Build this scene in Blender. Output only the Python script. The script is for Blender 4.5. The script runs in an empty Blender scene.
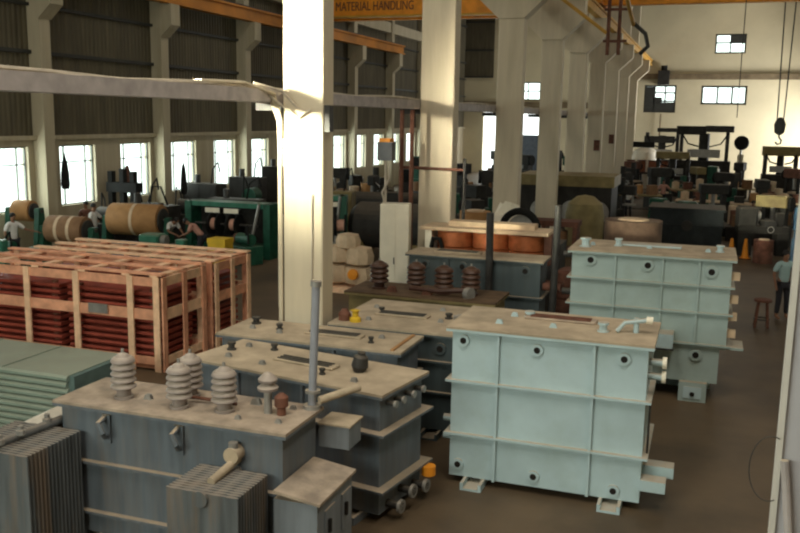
import bpy, math, random
from mathutils import Vector, Matrix
random.seed(7)
R = math.radians
PI = math.pi
SC = bpy.context.scene
COL = SC.collection

# ------------------------------------------------------------------ materials
MATS = {}
DUST = (0.42, 0.325, 0.225)


def mat(name, col, rough=0.6, metal=0.0, var=0.18, scale=4.0, dust=0.0, bump=0.0, stain=None, stain_amt=0.0, streak=False, spec=0.3, dustcol=DUST):
    """procedural paint / wood / concrete: noise variation, optional settled dust on level faces, optional stains"""
    if name in MATS:
        return MATS[name]
    m = bpy.data.materials.new(name)
    m.use_nodes = True
    nt = m.node_tree
    N, L = nt.nodes, nt.links
    b = N['Principled BSDF']
    b.inputs['Roughness'].default_value = rough
    b.inputs['Metallic'].default_value = metal
    b.inputs['Specular IOR Level'].default_value = spec
    tc = N.new('ShaderNodeTexCoord')
    mp = N.new('ShaderNodeMapping')
    if streak:
        mp.inputs['Scale'].default_value = (3.0, 3.0, 0.35)
    geo = N.new('ShaderNodeNewGeometry')
    L.new(geo.outputs['Position'], mp.inputs['Vector'])
    n1 = N.new('ShaderNodeTexNoise')
    n1.inputs['Scale'].default_value = scale
    n1.inputs['Detail'].default_value = 5
    L.new(mp.outputs[0], n1.inputs['Vector'])
    mr = N.new('ShaderNodeMapRange')
    mr.inputs['From Min'].default_value = 0.3
    mr.inputs['From Max'].default_value = 0.7
    mr.inputs['To Min'].default_value = 1 - var
    mr.inputs['To Max'].default_value = 1 + var
    L.new(n1.outputs['Fac'], mr.inputs['Value'])
    vm = N.new('ShaderNodeVectorMath')
    vm.operation = 'SCALE'
    vm.inputs[0].default_value = col
    L.new(mr.outputs[0], vm.inputs['Scale'])
    out = vm.outputs[0]
    if stain is not None:
        n2 = N.new('ShaderNodeTexNoise')
        n2.inputs['Scale'].default_value = scale * 0.45
        n2.inputs['Detail'].default_value = 6
        n2.inputs['Roughness'].default_value = 0.65
        L.new(mp.outputs[0], n2.inputs['Vector'])
        m2 = N.new('ShaderNodeMapRange')
        m2.inputs['From Min'].default_value = 0.48
        m2.inputs['From Max'].default_value = 0.68
        m2.inputs['To Max'].default_value = stain_amt
        L.new(n2.outputs['Fac'], m2.inputs['Value'])
        mx = N.new('ShaderNodeMix')
        mx.data_type = 'RGBA'
        L.new(m2.outputs[0], mx.inputs[0])
        L.new(out, mx.inputs[6])
        mx.inputs[7].default_value = (*stain, 1)
        out = mx.outputs[2]
    if dust > 0:
        sx = N.new('ShaderNodeSeparateXYZ')
        L.new(geo.outputs['True Normal'], sx.inputs[0])
        n3 = N.new('ShaderNodeTexNoise')
        n3.inputs['Scale'].default_value = 7
        n3.inputs['Detail'].default_value = 4
        L.new(geo.outputs['Position'], n3.inputs['Vector'])
        m3 = N.new('ShaderNodeMapRange')
        m3.inputs['From Min'].default_value = 0.25
        m3.inputs['From Max'].default_value = 0.6
        m3.inputs['To Min'].default_value = dust * 0.7
        m3.inputs['To Max'].default_value = dust
        L.new(n3.outputs['Fac'], m3.inputs['Value'])
        m4 = N.new('ShaderNodeMapRange')
        m4.inputs['From Min'].default_value = 0.35
        m4.inputs['From Max'].default_value = 0.8
        L.new(sx.outputs['Z'], m4.inputs['Value'])
        mu = N.new('ShaderNodeMath')
        mu.operation = 'MULTIPLY'
        L.new(m3.outputs[0], mu.inputs[0])
        L.new(m4.outputs[0], mu.inputs[1])
        mx2 = N.new('ShaderNodeMix')
        mx2.data_type = 'RGBA'
        L.new(mu.outputs[0], mx2.inputs[0])
        L.new(out, mx2.inputs[6])
        mx2.inputs[7].default_value = (*dustcol, 1)
        out = mx2.outputs[2]
    L.new(out, b.inputs['Base Color'])
    if bump > 0:
        n5 = N.new('ShaderNodeTexNoise')
        n5.inputs['Scale'].default_value = scale * 5
        n5.inputs['Detail'].default_value = 4
        L.new(geo.outputs['Position'], n5.inputs['Vector'])
        bp = N.new('ShaderNodeBump')
        bp.inputs['Strength'].default_value = bump
        bp.inputs['Distance'].default_value = 0.02
        L.new(n5.outputs['Fac'], bp.inputs['Height'])
        L.new(bp.outputs[0], b.inputs['Normal'])
    MATS[name] = m
    return m


M_TEAL = mat('pale_teal_paint', (0.44, 0.57, 0.60), 0.45, var=0.07, scale=2.5, dust=0.85, stain=(0.30, 0.38, 0.34), stain_amt=0.35)
M_TEAL2 = mat('grey_teal_paint', (0.35, 0.445, 0.43), 0.5, var=0.08, scale=2.5, dust=0.85, stain=(0.25, 0.30, 0.25), stain_amt=0.4)
M_TANTOP = mat('dusty_top', (0.42, 0.335, 0.235), 0.85, var=0.16, scale=3.5, stain=(0.20, 0.17, 0.12), stain_amt=0.55, bump=0.15)
M_TANTOP2 = mat('dusty_top_heavy', (0.36, 0.285, 0.215), 0.9, var=0.25, scale=5, stain=(0.17, 0.14, 0.12), stain_amt=0.6, bump=0.3)
M_DARK = mat('slate_blue_paint', (0.115, 0.135, 0.155), 0.5, var=0.2, scale=3, dust=0.9, stain=(0.17, 0.15, 0.13), stain_amt=0.6, streak=True)
M_DARK2 = mat('slate_green_paint', (0.065, 0.085, 0.090), 0.5, var=0.15, scale=3, dust=0.9, stain=(0.10, 0.10, 0.09), stain_amt=0.3, streak=True)
M_RAD = mat('dusty_radiator_paint', (0.10, 0.11, 0.115), 0.6, var=0.3, scale=3, dust=0.8, dustcol=(.26, .22, .18), stain=(0.20, 0.145, 0.10), stain_amt=0.75, streak=True)
M_BOXB = mat('grey_blue_paint', (0.19, 0.21, 0.23), 0.5, var=0.12, scale=4, dust=0.9, streak=True)
M_HOLE = mat('dark_hole', (0.015, 0.012, 0.010), 0.9)
M_BLACK = mat('black_rubber', (0.012, 0.012, 0.011), 0.85, spec=0.2)
M_RUST = mat('rusty_brown', (0.13, 0.055, 0.035), 0.8, var=0.35, scale=6)
M_PORC = mat('dusty_porcelain', (0.24, 0.20, 0.18), 0.45, var=0.15, scale=8, dust=0.7, dustcol=(0.44, 0.37, 0.30))
M_PORCB = mat('brown_porcelain', (0.06, 0.028, 0.02), 0.4, var=0.2, scale=8, dust=0.3, dustcol=(0.16, 0.10, 0.06))
M_STEEL = mat('dull_steel', (0.32, 0.31, 0.29), 0.45, metal=0.5, var=0.15, scale=8, dust=0.4)
M_DSTEEL = mat('dark_steel', (0.045, 0.043, 0.04), 0.6, metal=0.2, spec=0.3, var=0.3, scale=5, dust=0.4, dustcol=(0.16, 0.13, 0.09))
M_OIL = mat('oily_dark_iron', (0.024, 0.022, 0.019), 0.7, spec=0.3, var=0.4, scale=3, dust=0.5, dustcol=(0.14, 0.11, 0.075))
M_POLE = mat('grey_lilac_pipe', (0.27, 0.28, 0.31), 0.4, var=0.1, scale=6)
M_WOOD = mat('raw_pink_timber', (0.68, 0.33, 0.20), 0.75, var=0.22, scale=5, bump=0.1)
M_WOOD2 = mat('pale_timber', (0.80, 0.52, 0.33), 0.75, var=0.2, scale=5, bump=0.1)
M_REDRAD = mat('oxide_red_primer', (0.27, 0.055, 0.035), 0.55, var=0.2, scale=4)
M_SHEET = mat('grey_green_sheet', (0.21, 0.27, 0.225), 0.45, var=0.1, scale=2, dust=0.25)
M_PLAS = mat('white_plastic_wrap', (0.55, 0.50, 0.42), 0.4, var=0.15, scale=6)
M_CONC = mat('cream_wall_paint', (0.43, 0.375, 0.265), 0.8, var=0.10, scale=1.2, stain=(0.30, 0.25, 0.15), stain_amt=0.45, streak=True)
M_COLM = mat('cream_column_paint', (0.60, 0.52, 0.385), 0.75, var=0.07, scale=1.5, stain=(0.38, 0.32, 0.20), stain_amt=0.35, streak=True)
M_ENDW = mat('end_wall_paint', (0.56, 0.49, 0.33), 0.85, var=0.07, scale=0.5, stain=(0.42, 0.35, 0.22), stain_amt=0.4)
M_CLAD = mat('dark_cladding', (0.10, 0.085, 0.052), 0.75, var=0.22, scale=1.5, streak=True, stain=(0.06, 0.05, 0.035), stain_amt=0.5)
M_LEDGE = mat('grimy_ledge', (0.16, 0.12, 0.07), 0.9, var=0.3, scale=2)
M_CEIL = mat('roof_sheet', (0.12, 0.11, 0.09), 0.8)
M_ORANGE = mat('crane_orange', (0.75, 0.27, 0.02), 0.5, var=0.15, scale=2, stain=(0.30, 0.12, 0.02), stain_amt=0.5)
M_YEL = mat('crane_yellow', (0.50, 0.27, 0.04), 0.5, var=0.2, scale=2)
M_TRAY = mat('grey_tray', (0.42, 0.38, 0.37), 0.7, var=0.2, scale=5, dust=0.9, dustcol=(0.50, 0.42, 0.30))
M_CABLE = mat('cable_sheath', (0.48, 0.42, 0.34), 0.6, var=0.3, scale=3, dust=0.7, dustcol=(0.5, 0.42, 0.30))
M_FRAME = mat('dark_window_frame', (0.035, 0.035, 0.03), 0.6)
M_FRAMEG = mat('grey_window_frame', (0.13, 0.14, 0.12), 0.6)
M_GREEN = mat('machine_green', (0.014, 0.075, 0.045), 0.45, var=0.3, scale=4, dust=0.3, dustcol=(0.13, 0.16, 0.10))
M_GREENL = mat('light_machine_green', (0.03, 0.14, 0.09), 0.5, var=0.25, scale=4, dust=0.3)
M_KRAFT = mat('kraft_paper', (0.36, 0.19, 0.075), 0.75, var=0.15, scale=4)
M_KRAFTD = mat('dark_kraft_paper', (0.22, 0.12, 0.06), 0.75, var=0.2, scale=4)
M_COPPER = mat('copper_winding', (0.36, 0.11, 0.04), 0.45, metal=0.3, var=0.25, scale=8)
M_CREAMP = mat('pressboard', (0.56, 0.42, 0.28), 0.8, var=0.15, scale=5)
M_PINK = mat('pink_spool_core', (0.60, 0.33, 0.24), 0.7)
M_WHITE = mat('white_paint', (0.80, 0.74, 0.60), 0.6, var=0.06)
M_OLIVE = mat('olive_paint', (0.20, 0.155, 0.065), 0.65, var=0.25, scale=3, dust=0.5, dustcol=(0.30, 0.23, 0.11))
M_YELLOW = mat('bright_yellow', (0.65, 0.42, 0.03), 0.5)
M_BLUE = mat('machine_blue', (0.04, 0.10, 0.17), 0.5, var=0.2)
M_SKIN = mat('skin', (0.22, 0.11, 0.065), 0.6, var=0.05)
M_HAIR = mat('black_hair', (0.012, 0.010, 0.009), 0.6)
M_SHIRTW = mat('white_shirt', (0.60, 0.58, 0.55), 0.85, var=0.08)
M_SHIRTT = mat('pale_teal_shirt', (0.30, 0.42, 0.42), 0.85, var=0.08)
M_SHIRTB = mat('brown_shirt', (0.24, 0.17, 0.12), 0.85, var=0.1)
M_SHIRTR = mat('dusty_pink_shirt', (0.42, 0.22, 0.17), 0.85, var=0.1)
M_TROU = mat('dark_trousers', (0.025, 0.025, 0.03), 0.85)
M_PANELG = mat('grey_panel_sheet', (0.48, 0.47, 0.50), 0.5, var=0.1, scale=1.5)
M_NEARW = mat('cream_post_paint', (0.60, 0.57, 0.52), 0.5, var=0.05)


def floor_mat():
    m = mat('oily_concrete_floor', (0.105, 0.072, 0.042), 0.5, var=0.22, scale=0.8, stain=(0.045, 0.034, 0.024), stain_amt=0.75, bump=0.08)
    return m


def glass_mat():
    m = bpy.data.materials.new('window_glass')
    m.use_nodes = True
    nt = m.node_tree
    N, L = nt.nodes, nt.links
    N.remove(N['Principled BSDF'])
    t = N.new('ShaderNodeBsdfTransparent')
    t.inputs[0].default_value = (0.93, 0.97, 0.95, 1)
    g = N.new('ShaderNodeBsdfGlossy')
    g.inputs['Roughness'].default_value = 0.1
    mx = N.new('ShaderNodeMixShader')
    mx.inputs[0].default_value = 0.06
    L.new(t.outputs[0], mx.inputs[1])
    L.new(g.outputs[0], mx.inputs[2])
    L.new(mx.outputs[0], N['Material Output'].inputs[0])
    return m


M_GLASS = glass_mat()


# ------------------------------------------------------------------ mesh helper
class MB:
    def __init__(s):
        s.v, s.f = [], []

    def add(s, vs, fs):
        o = len(s.v)
        s.v += [tuple(p) for p in vs]
        s.f += [tuple(i + o for i in f) for f in fs]
        return s

    def box(s, x0, x1, y0, y1, z0, z1, bev=0.0):
        if bev > 0:
            b = bev
            vs, fs = [], []
            # chamfered prism: octagon profile in xy with inset caps
            def ring(z, i):
                return [(x0 + b + i, y0 + i, z), (x1 - b - i, y0 + i, z), (x1 - i, y0 + b + i, z), (x1 - i, y1 - b - i, z),
                        (x1 - b - i, y1 - i, z), (x0 + b + i, y1 - i, z), (x0 + i, y1 - b - i, z), (x0 + i, y0 + b + i, z)]
            rs = [ring(z0, b * .6), ring(z0 + b, 0), ring(z1 - b, 0), ring(z1, b * .6)]
            for r in rs:
                vs += r
            for k in range(3):
                for i in range(8):
                    j = (i + 1) % 8
                    fs.append((k * 8 + i, k * 8 + j, k * 8 + 8 + j, k * 8 + 8 + i))
            fs.append(tuple(range(7, -1, -1)))
            fs.append(tuple(range(24, 32)))
            return s.add(vs, fs)
        vs = [(x0, y0, z0), (x1, y0, z0), (x1, y1, z0), (x0, y1, z0), (x0, y0, z1), (x1, y0, z1), (x1, y1, z1), (x0, y1, z1)]
        fs = [(3, 2, 1, 0), (4, 5, 6, 7), (0, 1, 5, 4), (1, 2, 6, 5), (2, 3, 7, 6), (3, 0, 4, 7)]
        return s.add(vs, fs)

    def cyl(s, p0, p1, r0, r1=None, n=16, caps=True):
        r1 = r0 if r1 is None else r1
        p0, p1 = Vector(p0), Vector(p1)
        return s.rings([(p0, r0), (p1, r1)], n, caps)

    def rings(s, pr, n=16, caps=True):
        """straight-axis lathe through (point, radius) pairs"""
        a = (pr[-1][0] - pr[0][0]).normalized()
        u = a.orthogonal().normalized()
        w = a.cross(u)
        vs, fs = [], []
        for p, r in pr:
            for i in range(n):
                t = 2 * PI * i / n
                vs.append(p + u * (r * math.cos(t)) + w * (r * math.sin(t)))
        for k in range(len(pr) - 1):
            for i in range(n):
                j = (i + 1) % n
                fs.append((k * n + i, k * n + j, k * n + n + j, k * n + n + i))
        if caps:
            fs.append(tuple(range(n - 1, -1, -1)))
            fs.append(tuple((len(pr) - 1) * n + i for i in range(n)))
        return s.add(vs, fs)

    def lathe(s, base, axis, prof, n=20):
        b, a = Vector(base), Vector(axis).normalized()
        return s.rings([(b + a * h, max(r, 1e-4)) for h, r in prof], n)

    def tube(s, path, r, n=8):
        pts = [Vector(p) for p in path]
        vs, fs = [], []
        u = None
        for i, p in enumerate(pts):
            d = (pts[min(i + 1, len(pts) - 1)] - pts[max(i - 1, 0)]).normalized()
            if u is None:
                u = d.orthogonal().normalized()
            else:
                u = (u - d * u.dot(d)).normalized()
            w = d.cross(u)
            for k in range(n):
                t = 2 * PI * k / n
                vs.append(p + u * (r * math.cos(t)) + w * (r * math.sin(t)))
        for i in range(len(pts) - 1):
            for k in range(n):
                j = (k + 1) % n
                fs.append((i * n + k, i * n + j, i * n + n + j, i * n + n + k))
        fs.append(tuple(range(n - 1, -1, -1)))
        fs.append(tuple((len(pts) - 1) * n + i for i in range(n)))
        return s.add(vs, fs)

    def prism(s, poly, ax, a0, a1):
        """extrude a 2D polygon along axis ax; poly coords are the other two axes in xyz order"""
        n = len(poly)
        def P(q, a):
            if ax == 'x': return (a, q[0], q[1])
            if ax == 'y': return (q[0], a, q[1])
            return (q[0], q[1], a)
        vs = [P(q, a0) for q in poly] + [P(q, a1) for q in poly]
        fs = [tuple(range(n - 1, -1, -1)), tuple(range(n, 2 * n))]
        fs += [(i, (i + 1) % n, n + (i + 1) % n, n + i) for i in range(n)]
        return s.add(vs, fs)

    def build(s, name, m, parent=None, smooth=True, label=None):
        me = bpy.data.meshes.new(name)
        me.from_pydata(s.v, [], s.f)
        me.materials.append(m)
        import bmesh
        bm = bmesh.new()
        bm.from_mesh(me)
        bmesh.ops.recalc_face_normals(bm, faces=bm.faces)
        bm.to_mesh(me)
        bm.free()
        if smooth:
            me.shade_smooth()
            me.set_sharp_from_angle(angle=R(32))
        o = bpy.data.objects.new(name, me)
        COL.objects.link(o)
        if parent is not None:
            o.parent = parent
        if label:
            o['label'] = label
        return o


def B(*a, **k):
    return MB().box(*a, **k)


def thing(name, label, cat, loc=(0, 0, 0), rz=0.0, group=None):
    o = bpy.data.objects.new(name, None)
    o.empty_display_size = 0.2
    COL.objects.link(o)
    o.location = loc
    o.rotation_euler = (0, 0, rz)
    o['label'] = label
    o['category'] = cat
    if group:
        o['group'] = group
    return o


def tag(o, label, cat, group=None, kind=None):
    o['label'] = label
    o['category'] = cat
    if group:
        o['group'] = group
    if kind:
        o['kind'] = kind
    return o


def struct(name, mb, m, label=None, parent=None):
    o = mb.build(name, m, parent, smooth=False)
    if parent is None:
        o['kind'] = 'structure'
    if label:
        o['label'] = label
    return o


def copy_tree(o, parent=None):
    c = o.copy()
    COL.objects.link(c)
    c.parent = parent
    for ch in [x for x in bpy.data.objects if x.parent == o]:
        copy_tree(ch, c)
    return c


def dup(o, loc, rz, label, group=None):
    c = copy_tree(o)
    c.location = loc
    c.rotation_euler = (0, 0, rz)
    c['label'] = label
    if group:
        c['group'] = group
    return c


# ------------------------------------------------------------------ camera
H = 4.8
cam = bpy.data.objects.new('camera', bpy.data.cameras.new('camera'))
COL.objects.link(cam)
cam.data.sensor_fit = 'HORIZONTAL'
cam.data.sensor_width = 36.0
cam.data.lens = 876.0 / 800.0 * 36.0
cam.data.clip_end = 300
cam.matrix_world = Matrix(((0.9433, -0.0718, 0.3241, 0.0), (0.3315, 0.1535, -0.9309, 0.0), (0.0171, 0.9855, 0.1687, H), (0, 0, 0, 1)))
SC.camera = cam

# ------------------------------------------------------------------ the building
XL, XR, YB, YN, ZT = -21.0, 10.0, 77.0, -6.0, 15.5
XC = -5.85
struct('floor', B(XL - .3, XR + .3, YN - .3, YB + .3, -0.2, 0.0), floor_mat(), 'dark oily brown concrete floor')
struct('ceiling', B(XL - .3, XR + .3, YN - .3, YB + .3, ZT, ZT + .2), M_CEIL)


def wall_with_holes(name, along, fixed0, fixed1, a0, a1, z0, z1, holes, m):
    """wall slab as one mesh with rectangular holes; along = 'y' (normal x) or 'x' (normal y)"""
    As = sorted({a0, a1} | {h[0] for h in holes} | {h[1] for h in holes})
    Zs = sorted({z0, z1} | {h[2] for h in holes} | {h[3] for h in holes})
    mb = MB()
    for i in range(len(As) - 1):
        for k in range(len(Zs) - 1):
            ca, cz = (As[i] + As[i + 1]) / 2, (Zs[k] + Zs[k + 1]) / 2
            if any(h[0] < ca < h[1] and h[2] < cz < h[3] for h in holes):
                continue
            if along == 'y':
                mb.box(fixed0, fixed1, As[i], As[i + 1], Zs[k], Zs[k + 1])
            else:
                mb.box(As[i], As[i + 1], fixed0, fixed1, Zs[k], Zs[k + 1])
    return struct(name, mb, m)


WC = [15.6 + 3.33 * k for k in range(18)]        # left wall window centres
WHW = 0.93
lh = [(c - WHW, c + WHW, 1.55, 3.62) for c in WC if c < 76]
wall_with_holes('wall_left', 'y', XL - .3, XL, YN, YB, 0, 3.98, lh, M_CONC)
WN = [0]


def window(axis, fixed, a0, a1, z0, z1, bars_v, bars_h, m, depth=0.08, t=0.05, sgn=1):
    """frame with glazing bars as one mesh; the pane is its child"""
    WN[0] += 1
    f = MB()
    def bx(p0, p1, q0, q1, d=depth):
        if axis == 'x':
            f.box(fixed, fixed + d * sgn, p0, p1, q0, q1)
        else:
            f.box(p0, p1, fixed, fixed + d * sgn, q0, q1)
    bx(a0, a1, z0, z0 + t); bx(a0, a1, z1 - t, z1); bx(a0, a0 + t, z0, z1); bx(a1 - t, a1, z0, z1)
    for u in bars_v:
        c = a0 + (a1 - a0) * u
        bx(c - t * .45, c + t * .45, z0, z1, depth * .8)
    for u in bars_h:
        c = z0 + (z1 - z0) * u
        bx(a0, a1, c - t * .45, c + t * .45, depth * .8)
    o = struct('window_%d' % WN[0], f, m)
    p = MB()
    if axis == 'x':
        p.box(fixed + .03 * sgn, fixed + .04 * sgn, a0 + .01, a1 - .01, z0 + .01, z1 - .01)
    else:
        p.box(a0 + .01, a1 - .01, fixed + .03 * sgn, fixed + .04 * sgn, z0 + .01, z1 - .01)
    p.build('pane', M_GLASS, o, smooth=False)
    return o


for a, b, z0, z1 in lh:
    window('x', XL - .2, a, b, z0, z1, (.2, .8), (.72,), M_FRAMEG, t=.04)

# upper left wall: corrugated dark cladding between the columns, purlins and a cream tie beam
up = MB()
yy = YN
while yy < YB - .01:
    n = min(yy + .22, YB)
    up.prism([(XL - .25, yy), (XL - .02, yy), (XL + .005, yy + .05), (XL + .005, yy + .13), (XL - .02, yy + .18), (XL - .02, n), (XL - .25, n)], 'z', 3.98, ZT)
    yy = n
o = up.build('wall_upper_left', M_CLAD, None, smooth=False)
o['kind'] = 'structure'
for i, (z, th) in enumerate(((6.6, .12), (8.1, .10), (9.5, .10), (12.6, .15))):
    struct('trim_%d' % (i + 1), B(XL - .02, XL + .12, YN, YB, z, z + th), M_FRAME)
struct('trim_5', B(XL, XL + .16, YN, YB, 3.84, 3.98), M_CONC, 'cream sill band under the dark cladding')
struct('trim_6', B(XL, XL + .35, YN, 64, 10.3, 10.95), M_CONC, 'cream tie beam high on the left wall')

# near wall behind the camera with one wide opening, right wall with windows, end wall
wall_with_holes('wall_near', 'x', YN - .3, YN, XL, XR, 0, ZT, [(-15, -3, 5.6, 8.6)], M_CONC)
window('y', YN - .2, -15, -3, 5.6, 8.6, (.2, .4, .6, .8), (), M_FRAME)
rh = [(c - 1.4, c + 1.4, 2.0, 4.2) for c in (22, 29, 36, 43, 50)] + [(68, 75, 0.0, 5.6)]
wall_with_holes('wall_right', 'y', XR, XR + .3, YN, YB, 0, ZT, rh, M_CONC)
for a, b, z0, z1 in rh[:-1]:
    window('x', XR + .2, a, b, z0, z1, (.33, .66), (.5,), M_FRAME)
struct('trim_7', B(XR - .05, XR + .02, 67.8, 75.2, 5.6, 5.8), M_FRAME)

BH = [(-5.5, -2.95, 5.5, 7.75), (-1.0, 2.5, 6.2, 7.72), (-.2, 2.15, 10.25, 11.8), (-16.4, -14.2, 6.4, 7.95), (-16.7, -14.0, 0.0, 5.4), (-19.2, -18.0, 0.0, 5.7)]
wall_with_holes('wall_back', 'x', YB, YB + .3, XL, XR, 0, ZT, BH, M_ENDW)
WB = YB + .2
window('y', WB, *BH[0], (.33, .66), (.42, .72), M_FRAME, t=.14, sgn=-1)
window('y', WB, *BH[1], (.36, .68), (), M_FRAME, t=.16, sgn=-1)
window('y', WB, *BH[2], (.5,), (.55,), M_FRAME, t=.13, sgn=-1)
window('y', WB, *BH[3], (.5,), (.5,), M_FRAME, t=.10, sgn=-1)
# boarded-up panes on the first, second and third end windows
bd = MB(); bd.box(-5.4, -4.65, WB - .16, WB - .12, 5.6, 7.6); bd.box(-4.7, -3.05, WB - .16, WB - .12, 5.6, 6.35)
bd.box(-4.75, -4.05, WB - .16, WB - .12, 6.3, 6.75)
struct('trim_8', bd, M_FRAME, 'dark boards over the low panes of the end window')
bd = B(.98, 2.05, WB - .16, WB - .12, 11.15, 11.7)
struct('trim_9', bd, M_FRAME, 'dark board over one upper pane')
# door reveals in the end wall of the left bay
struct('door_1', B(-16.7, -14.0, YB + .1, YB + .2, 0, 3.4), mat('shutter_grey', (.10, .12, .15), .6), 'lower blue grey shutter of the end doorway')
struct('trim_10', B(-6.5, XR, YB - .35, YB, 8.2, 8.65), M_LEDGE, 'grimy ledge across the end wall')
struct('trim_11', B(XL, -6.5, YB - .35, YB, 5.75, 6.25), M_LEDGE)
cl = MB()
cl.box(-21, -18.4, YB - .1, YB + .01, 8.3, ZT)
struct('trim_12', cl, M_CLAD, 'dark cladding panel in the corner of the end wall')
for i, z in enumerate((8.3, 10.6, 13.0)):
    struct('trim_%d' % (13 + i), B(-21, -18.4, YB - .2, YB - .1, z, z + .12), M_FRAME)

# ------------------------------------------------------------------ left wall columns
LC = [23.68 - 6.66 + 6.66 * k for k in range(9)]
ordn = ['first', 'second', 'third', 'fourth', 'fifth', 'sixth', 'seventh', 'eighth', 'ninth', 'tenth']
proto = None
for i, y in enumerate(LC):
    lab = '%s left wall column from the camera, cream, between bright windows' % ['nearest (out of frame)', 'first visible', 'second', 'third', 'fourth', 'fifth', 'sixth', 'seventh', 'eighth'][i]
    if i == 0:
        lab = 'cream wall column left of the frame edge'
    if proto is None:
        proto = thing('wall_column', lab, 'column', (XL, y, 0), 0, 'cream columns along the left window wall')
        B(0, .48, -.24, .24, 0, 9.0).build('shaft', M_CONC, proto, smooth=False)
        MB().prism([(.5, 7.7), (1.0, 8.15), (1.0, 8.95), (.5, 8.95)], 'y', -.3, .3).build('corbel', M_CONC, proto, smooth=False)
        B(0, .42, -.24, .24, 9.0, ZT).build('upper_shaft', M_CONC, proto, smooth=False)
    else:
        dup(proto, (XL, y, 0), 0, lab)

# ------------------------------------------------------------------ middle row columns
CY = [12.2, 19.15, 26.6, 33.8, 40.7, 47.8, 55.0, 62.0, 69.0]
clab = ['large cream column standing in front of all others, glaring bright',
        'second middle column, cream, rising behind the white cabinet',
        'third middle column, cream, behind the scrap heap with the black ring',
        'fourth middle column with yellow crane rail on its bracket',
        'fifth middle column, cream, second behind the olive oven',
        'sixth middle column from the camera, slim with stained bracket',
        'seventh middle column from the camera, thin in the distance',
        'eighth middle column from the camera, near the end wall',
        'ninth middle column, farthest, almost against the end wall']
proto = None
for i, y in enumerate(CY):
    if proto is None:
        proto = thing('concrete_column', clab[i], 'column', (XC, y, 0), 0, 'columns down the middle of the hall')
        B(-.33, .33, 0, .42, 0, 9.0, bev=.02).build('shaft', M_COLM, proto, smooth=False)
        MB().prism([(-.33, 8.0), (-.95, 8.55), (-.95, 9.25), (.95, 9.25), (.95, 8.55), (.33, 8.0)], 'y', -.05, .47).build('corbel', M_COLM, proto, smooth=False)
        B(-.22, .22, .05, .37, 9.25, ZT).build('upper_shaft', M_COLM, proto, smooth=False)
        p2 = thing('concrete_column', clab[1], 'column', (XC, CY[1], 0), 0, 'columns down the middle of the hall')
        B(-.40, .38, 0, .45, 0, 9.0, bev=.02).build('shaft', M_COLM, p2, smooth=False)
        MB().prism([(-.40, 7.75), (-1.2, 8.5), (-1.2, 9.25), (1.15, 9.25), (1.15, 8.5), (.38, 7.75)], 'y', -.08, .53).build('corbel', M_COLM, p2, smooth=False)
        B(-.3, .3, .05, .4, 9.25, ZT).build('upper_shaft', M_COLM, p2, smooth=False)
    elif i > 1:
        dup(p2, (XC, y, 0), 0, clab[i])

# ------------------------------------------------------------------ crane runways and cranes
def beam_i(name, x, y0, y1, z0, z1, w, m, label):
    t = MB()
    h = z1 - z0
    t.prism([(x - w, z0), (x + w, z0), (x + w, z0 + .08), (x + .06, z0 + .1), (x + .06, z1 - .1), (x + w, z1 - .08), (x + w, z1), (x - w, z1),
             (x - w, z1 - .08), (x - .06, z1 - .1), (x - .06, z0 + .1), (x - w, z0 + .08)], 'y', y0, y1)
    r = thing(name, label, 'beam', (0, 0, 0))
    t.build('girder', m, r, smooth=False)
    B(x - .04, x + .04, y0, y1, z1, z1 + .08).build('rail', M_DSTEEL, r, smooth=False)
    return r


beam_i('crane_runway', XL + .75, 14, 58, 8.97, 9.55, .18, mat('runway_orange', (.48, .185, .02), .6, var=.3, scale=.6), 'orange crane runway girder along the left wall brackets')
beam_i('crane_runway', XC - .7, 30, 76.8, 9.27, 9.62, .14, M_ORANGE, 'orange runway girder on the left brackets of the middle columns')
beam_i('crane_runway', XC + .75, 12, 76.8, 9.27, 9.75, .14, M_YEL, 'yellow runway girder on the right brackets of the middle columns')

# bridge crane of the left bay, with lettering on its near girder
cr = thing('bridge_crane', 'orange overhead crane with dark lettering spanning the left bay', 'crane', (0, 42, 0))
B(-20.4, -6.4, 0, .45, 9.72, 10.85, bev=.03).build('girder', M_ORANGE, cr, smooth=False)
B(-20.4, -6.4, 1.9, 2.3, 9.72, 10.85, bev=.03).build('rear_girder', M_ORANGE, cr, smooth=False)
B(-20.55, -20.1, -.9, 3.0, 9.66, 10.1).build('end_carriage', M_ORANGE, cr, smooth=False)
B(-6.75, -6.35, -.9, 3.0, 9.72, 10.1).build('end_carriage', M_ORANGE, cr, smooth=False)
for xx in (-20.4, -6.45):
    B(xx, xx, 0, 0, 0, 0) if False else None
B(-20.0, -6.8, -.06, .5, 9.66, 9.74).build('lower_flange', M_YEL, cr, smooth=False)
cu = bpy.data.curves.new('lettering', 'FONT')
cu.body = 'MATERIAL HANDLING'
cu.size = .62
cu.extrude = .015
cu.align_x = 'LEFT'
fo = bpy.data.objects.new('lettering', cu)
COL.objects.link(fo)
dg = bpy.context.evaluated_depsgraph_get()
me = bpy.data.meshes.new_from_object(fo.evaluated_get(dg))
bpy.data.objects.remove(fo)
w = max(v.co.x for v in me.vertices)
for v in me.vertices:
    v.co.x *= 4.15 / w
lt = bpy.data.objects.new('lettering', me)
COL.objects.link(lt)
me.materials.clear(); me.materials.append(M_RUST)
lt.parent = cr
lt.rotation_euler = (R(90), 0, 0)
lt.location = (-18.3, -.02, 9.98)
lt['label'] = 'dark painted lettering'

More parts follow.
